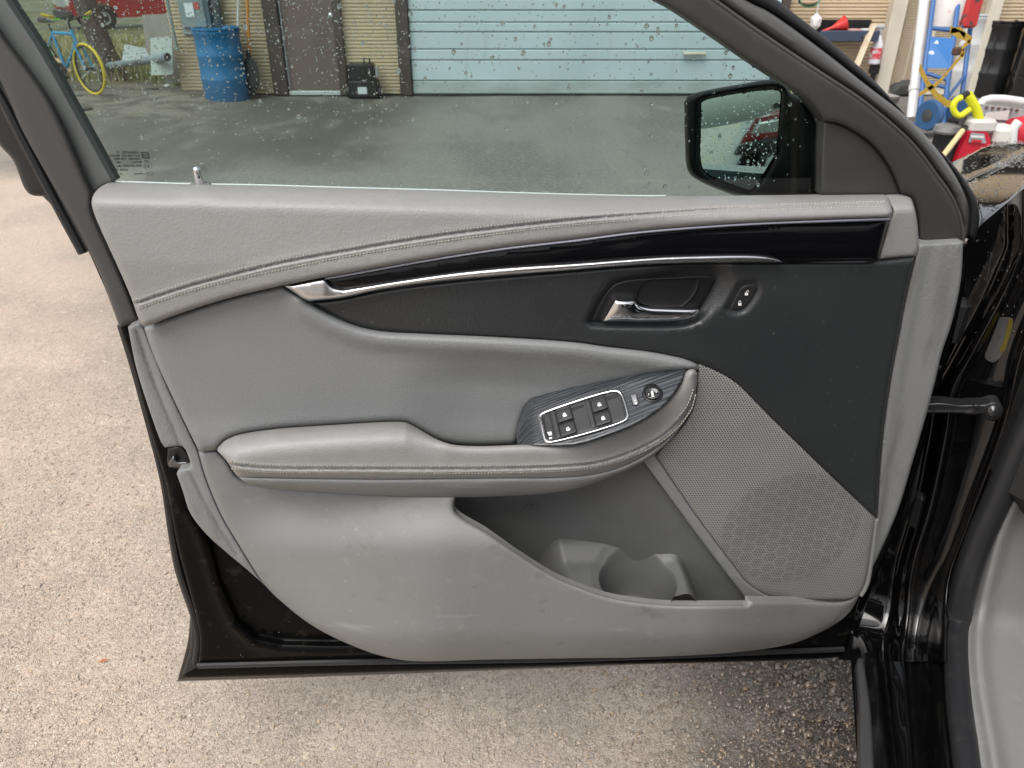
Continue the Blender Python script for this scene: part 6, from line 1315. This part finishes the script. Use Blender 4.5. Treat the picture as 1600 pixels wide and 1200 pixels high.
for k in range(6): mb = MB(); mb.ball(at(1542 + k*9.5, 167.5 + k*.9, RY+.29), .011, 5); mb.build('panel_knob', mat('knob_brown', (.12, .08, .06), .5), cp, True, True)
mb = MB(); mb.box(at(1529, 195, RY+.02), (.18, .15, .09), ch=.02); mb.build('air_filter', mat('filter_white', (.52, .50, .47), .5), t, True, True)
t = thing('petrol_engine', 'small black petrol engine with round silver recoil cap left of the red washer', 'engine', at(1490, 230, RY+.1)*np.array([1, 1, 0]))
mb = MB(); mb.box(at(1484, 226, RY+.1), (.20, .2, .26), .3, ch=.04); mb.build('engine_block', mk_, t, True, True); mb = MB(); mb.lathe([(.075, 0), (.085, .015), (.08, .05), (.05, .06)], at(1478, 208, RY+.05), 20); mb.build('recoil_cap', mat('cap_grey', (.25, .25, .25), .35, .4), t, True, True)
mb = MB(); mb.box(at(1505, 194, RY+.2), (.18, .16, .12), .2, ch=.03); mb.build('engine_cover', mk_, t, True, True)
a_, b2_ = at(1504, 204, RY-.08), at(1470, 248, RY-.3); t = thing('broom_handle', 'pale yellow wooden handle slanting in front of the black engine', 'handle', (b2_[0], b2_[1], 0)); mb = MB(); mb.tube([a_, (a_+b2_)/2, b2_], .018, 8); mb.build('shaft', mat('handle_yellow', (.55, .46, .24), .6), t, True, True); mb = MB(); mb.tube([a_, a_ + (a_-b2_)*.12], .022, 8); mb.build('handle_cap', bk, t, True, True)
t = thing('string_trimmer', 'bright yellow garden trimmer with looped grip lying on the black engine', 'trimmer', at(1508, 175, RY))
yel = mat('tool_yellow', (.66, .66, .02), .4); T_ = lambda pts, o=0.0: [at(x, y, RY + o) for x, y in sm(pts, 4)]
mb = MB(); mb.tube(T_([(1503, 152), (1495, 156), (1489, 165), (1492, 176), (1499, 181), (1508, 176), (1516, 170)]), .020, 10); mb.build('loop_grip', yel, t, True, True)
mb = MB(); mb.tube(T_([(1512, 148), (1518, 158), (1524, 168), (1530, 186)]), [.03]*len(T_([(1512, 148), (1518, 158), (1524, 168), (1530, 186)])), 10); mb.build('motor_housing', yel, t, True, True)
mb = MB(); mb.tube(T_([(1504, 151), (1510, 147), (1514, 152)]), .024, 10); mb.build('rear_grip', bk, t, True, True); mb = MB(); mb.tube(T_([(1514, 166), (1506, 184), (1496, 204)], .05), .016, 8); mb.build('shaft', mat('shaft_grey', (.1, .1, .1), .4), t, True, True)

# ---- repeats carry a group
tops = [o for o in S.objects if o.parent is None and o.get('category')]
for st_, ph in (('steel_drum', 'steel drums along the workshop wall'), ('pickup_truck', 'red pickup trucks'), ('dirt_clod', 'dark clods on the dirt'), ('stone', 'stones on the dirt'), ('plastic_bag', 'white plastic scraps')):
    for o in tops:
        if o.name.split('.')[0] == st_: o['group'] = ph
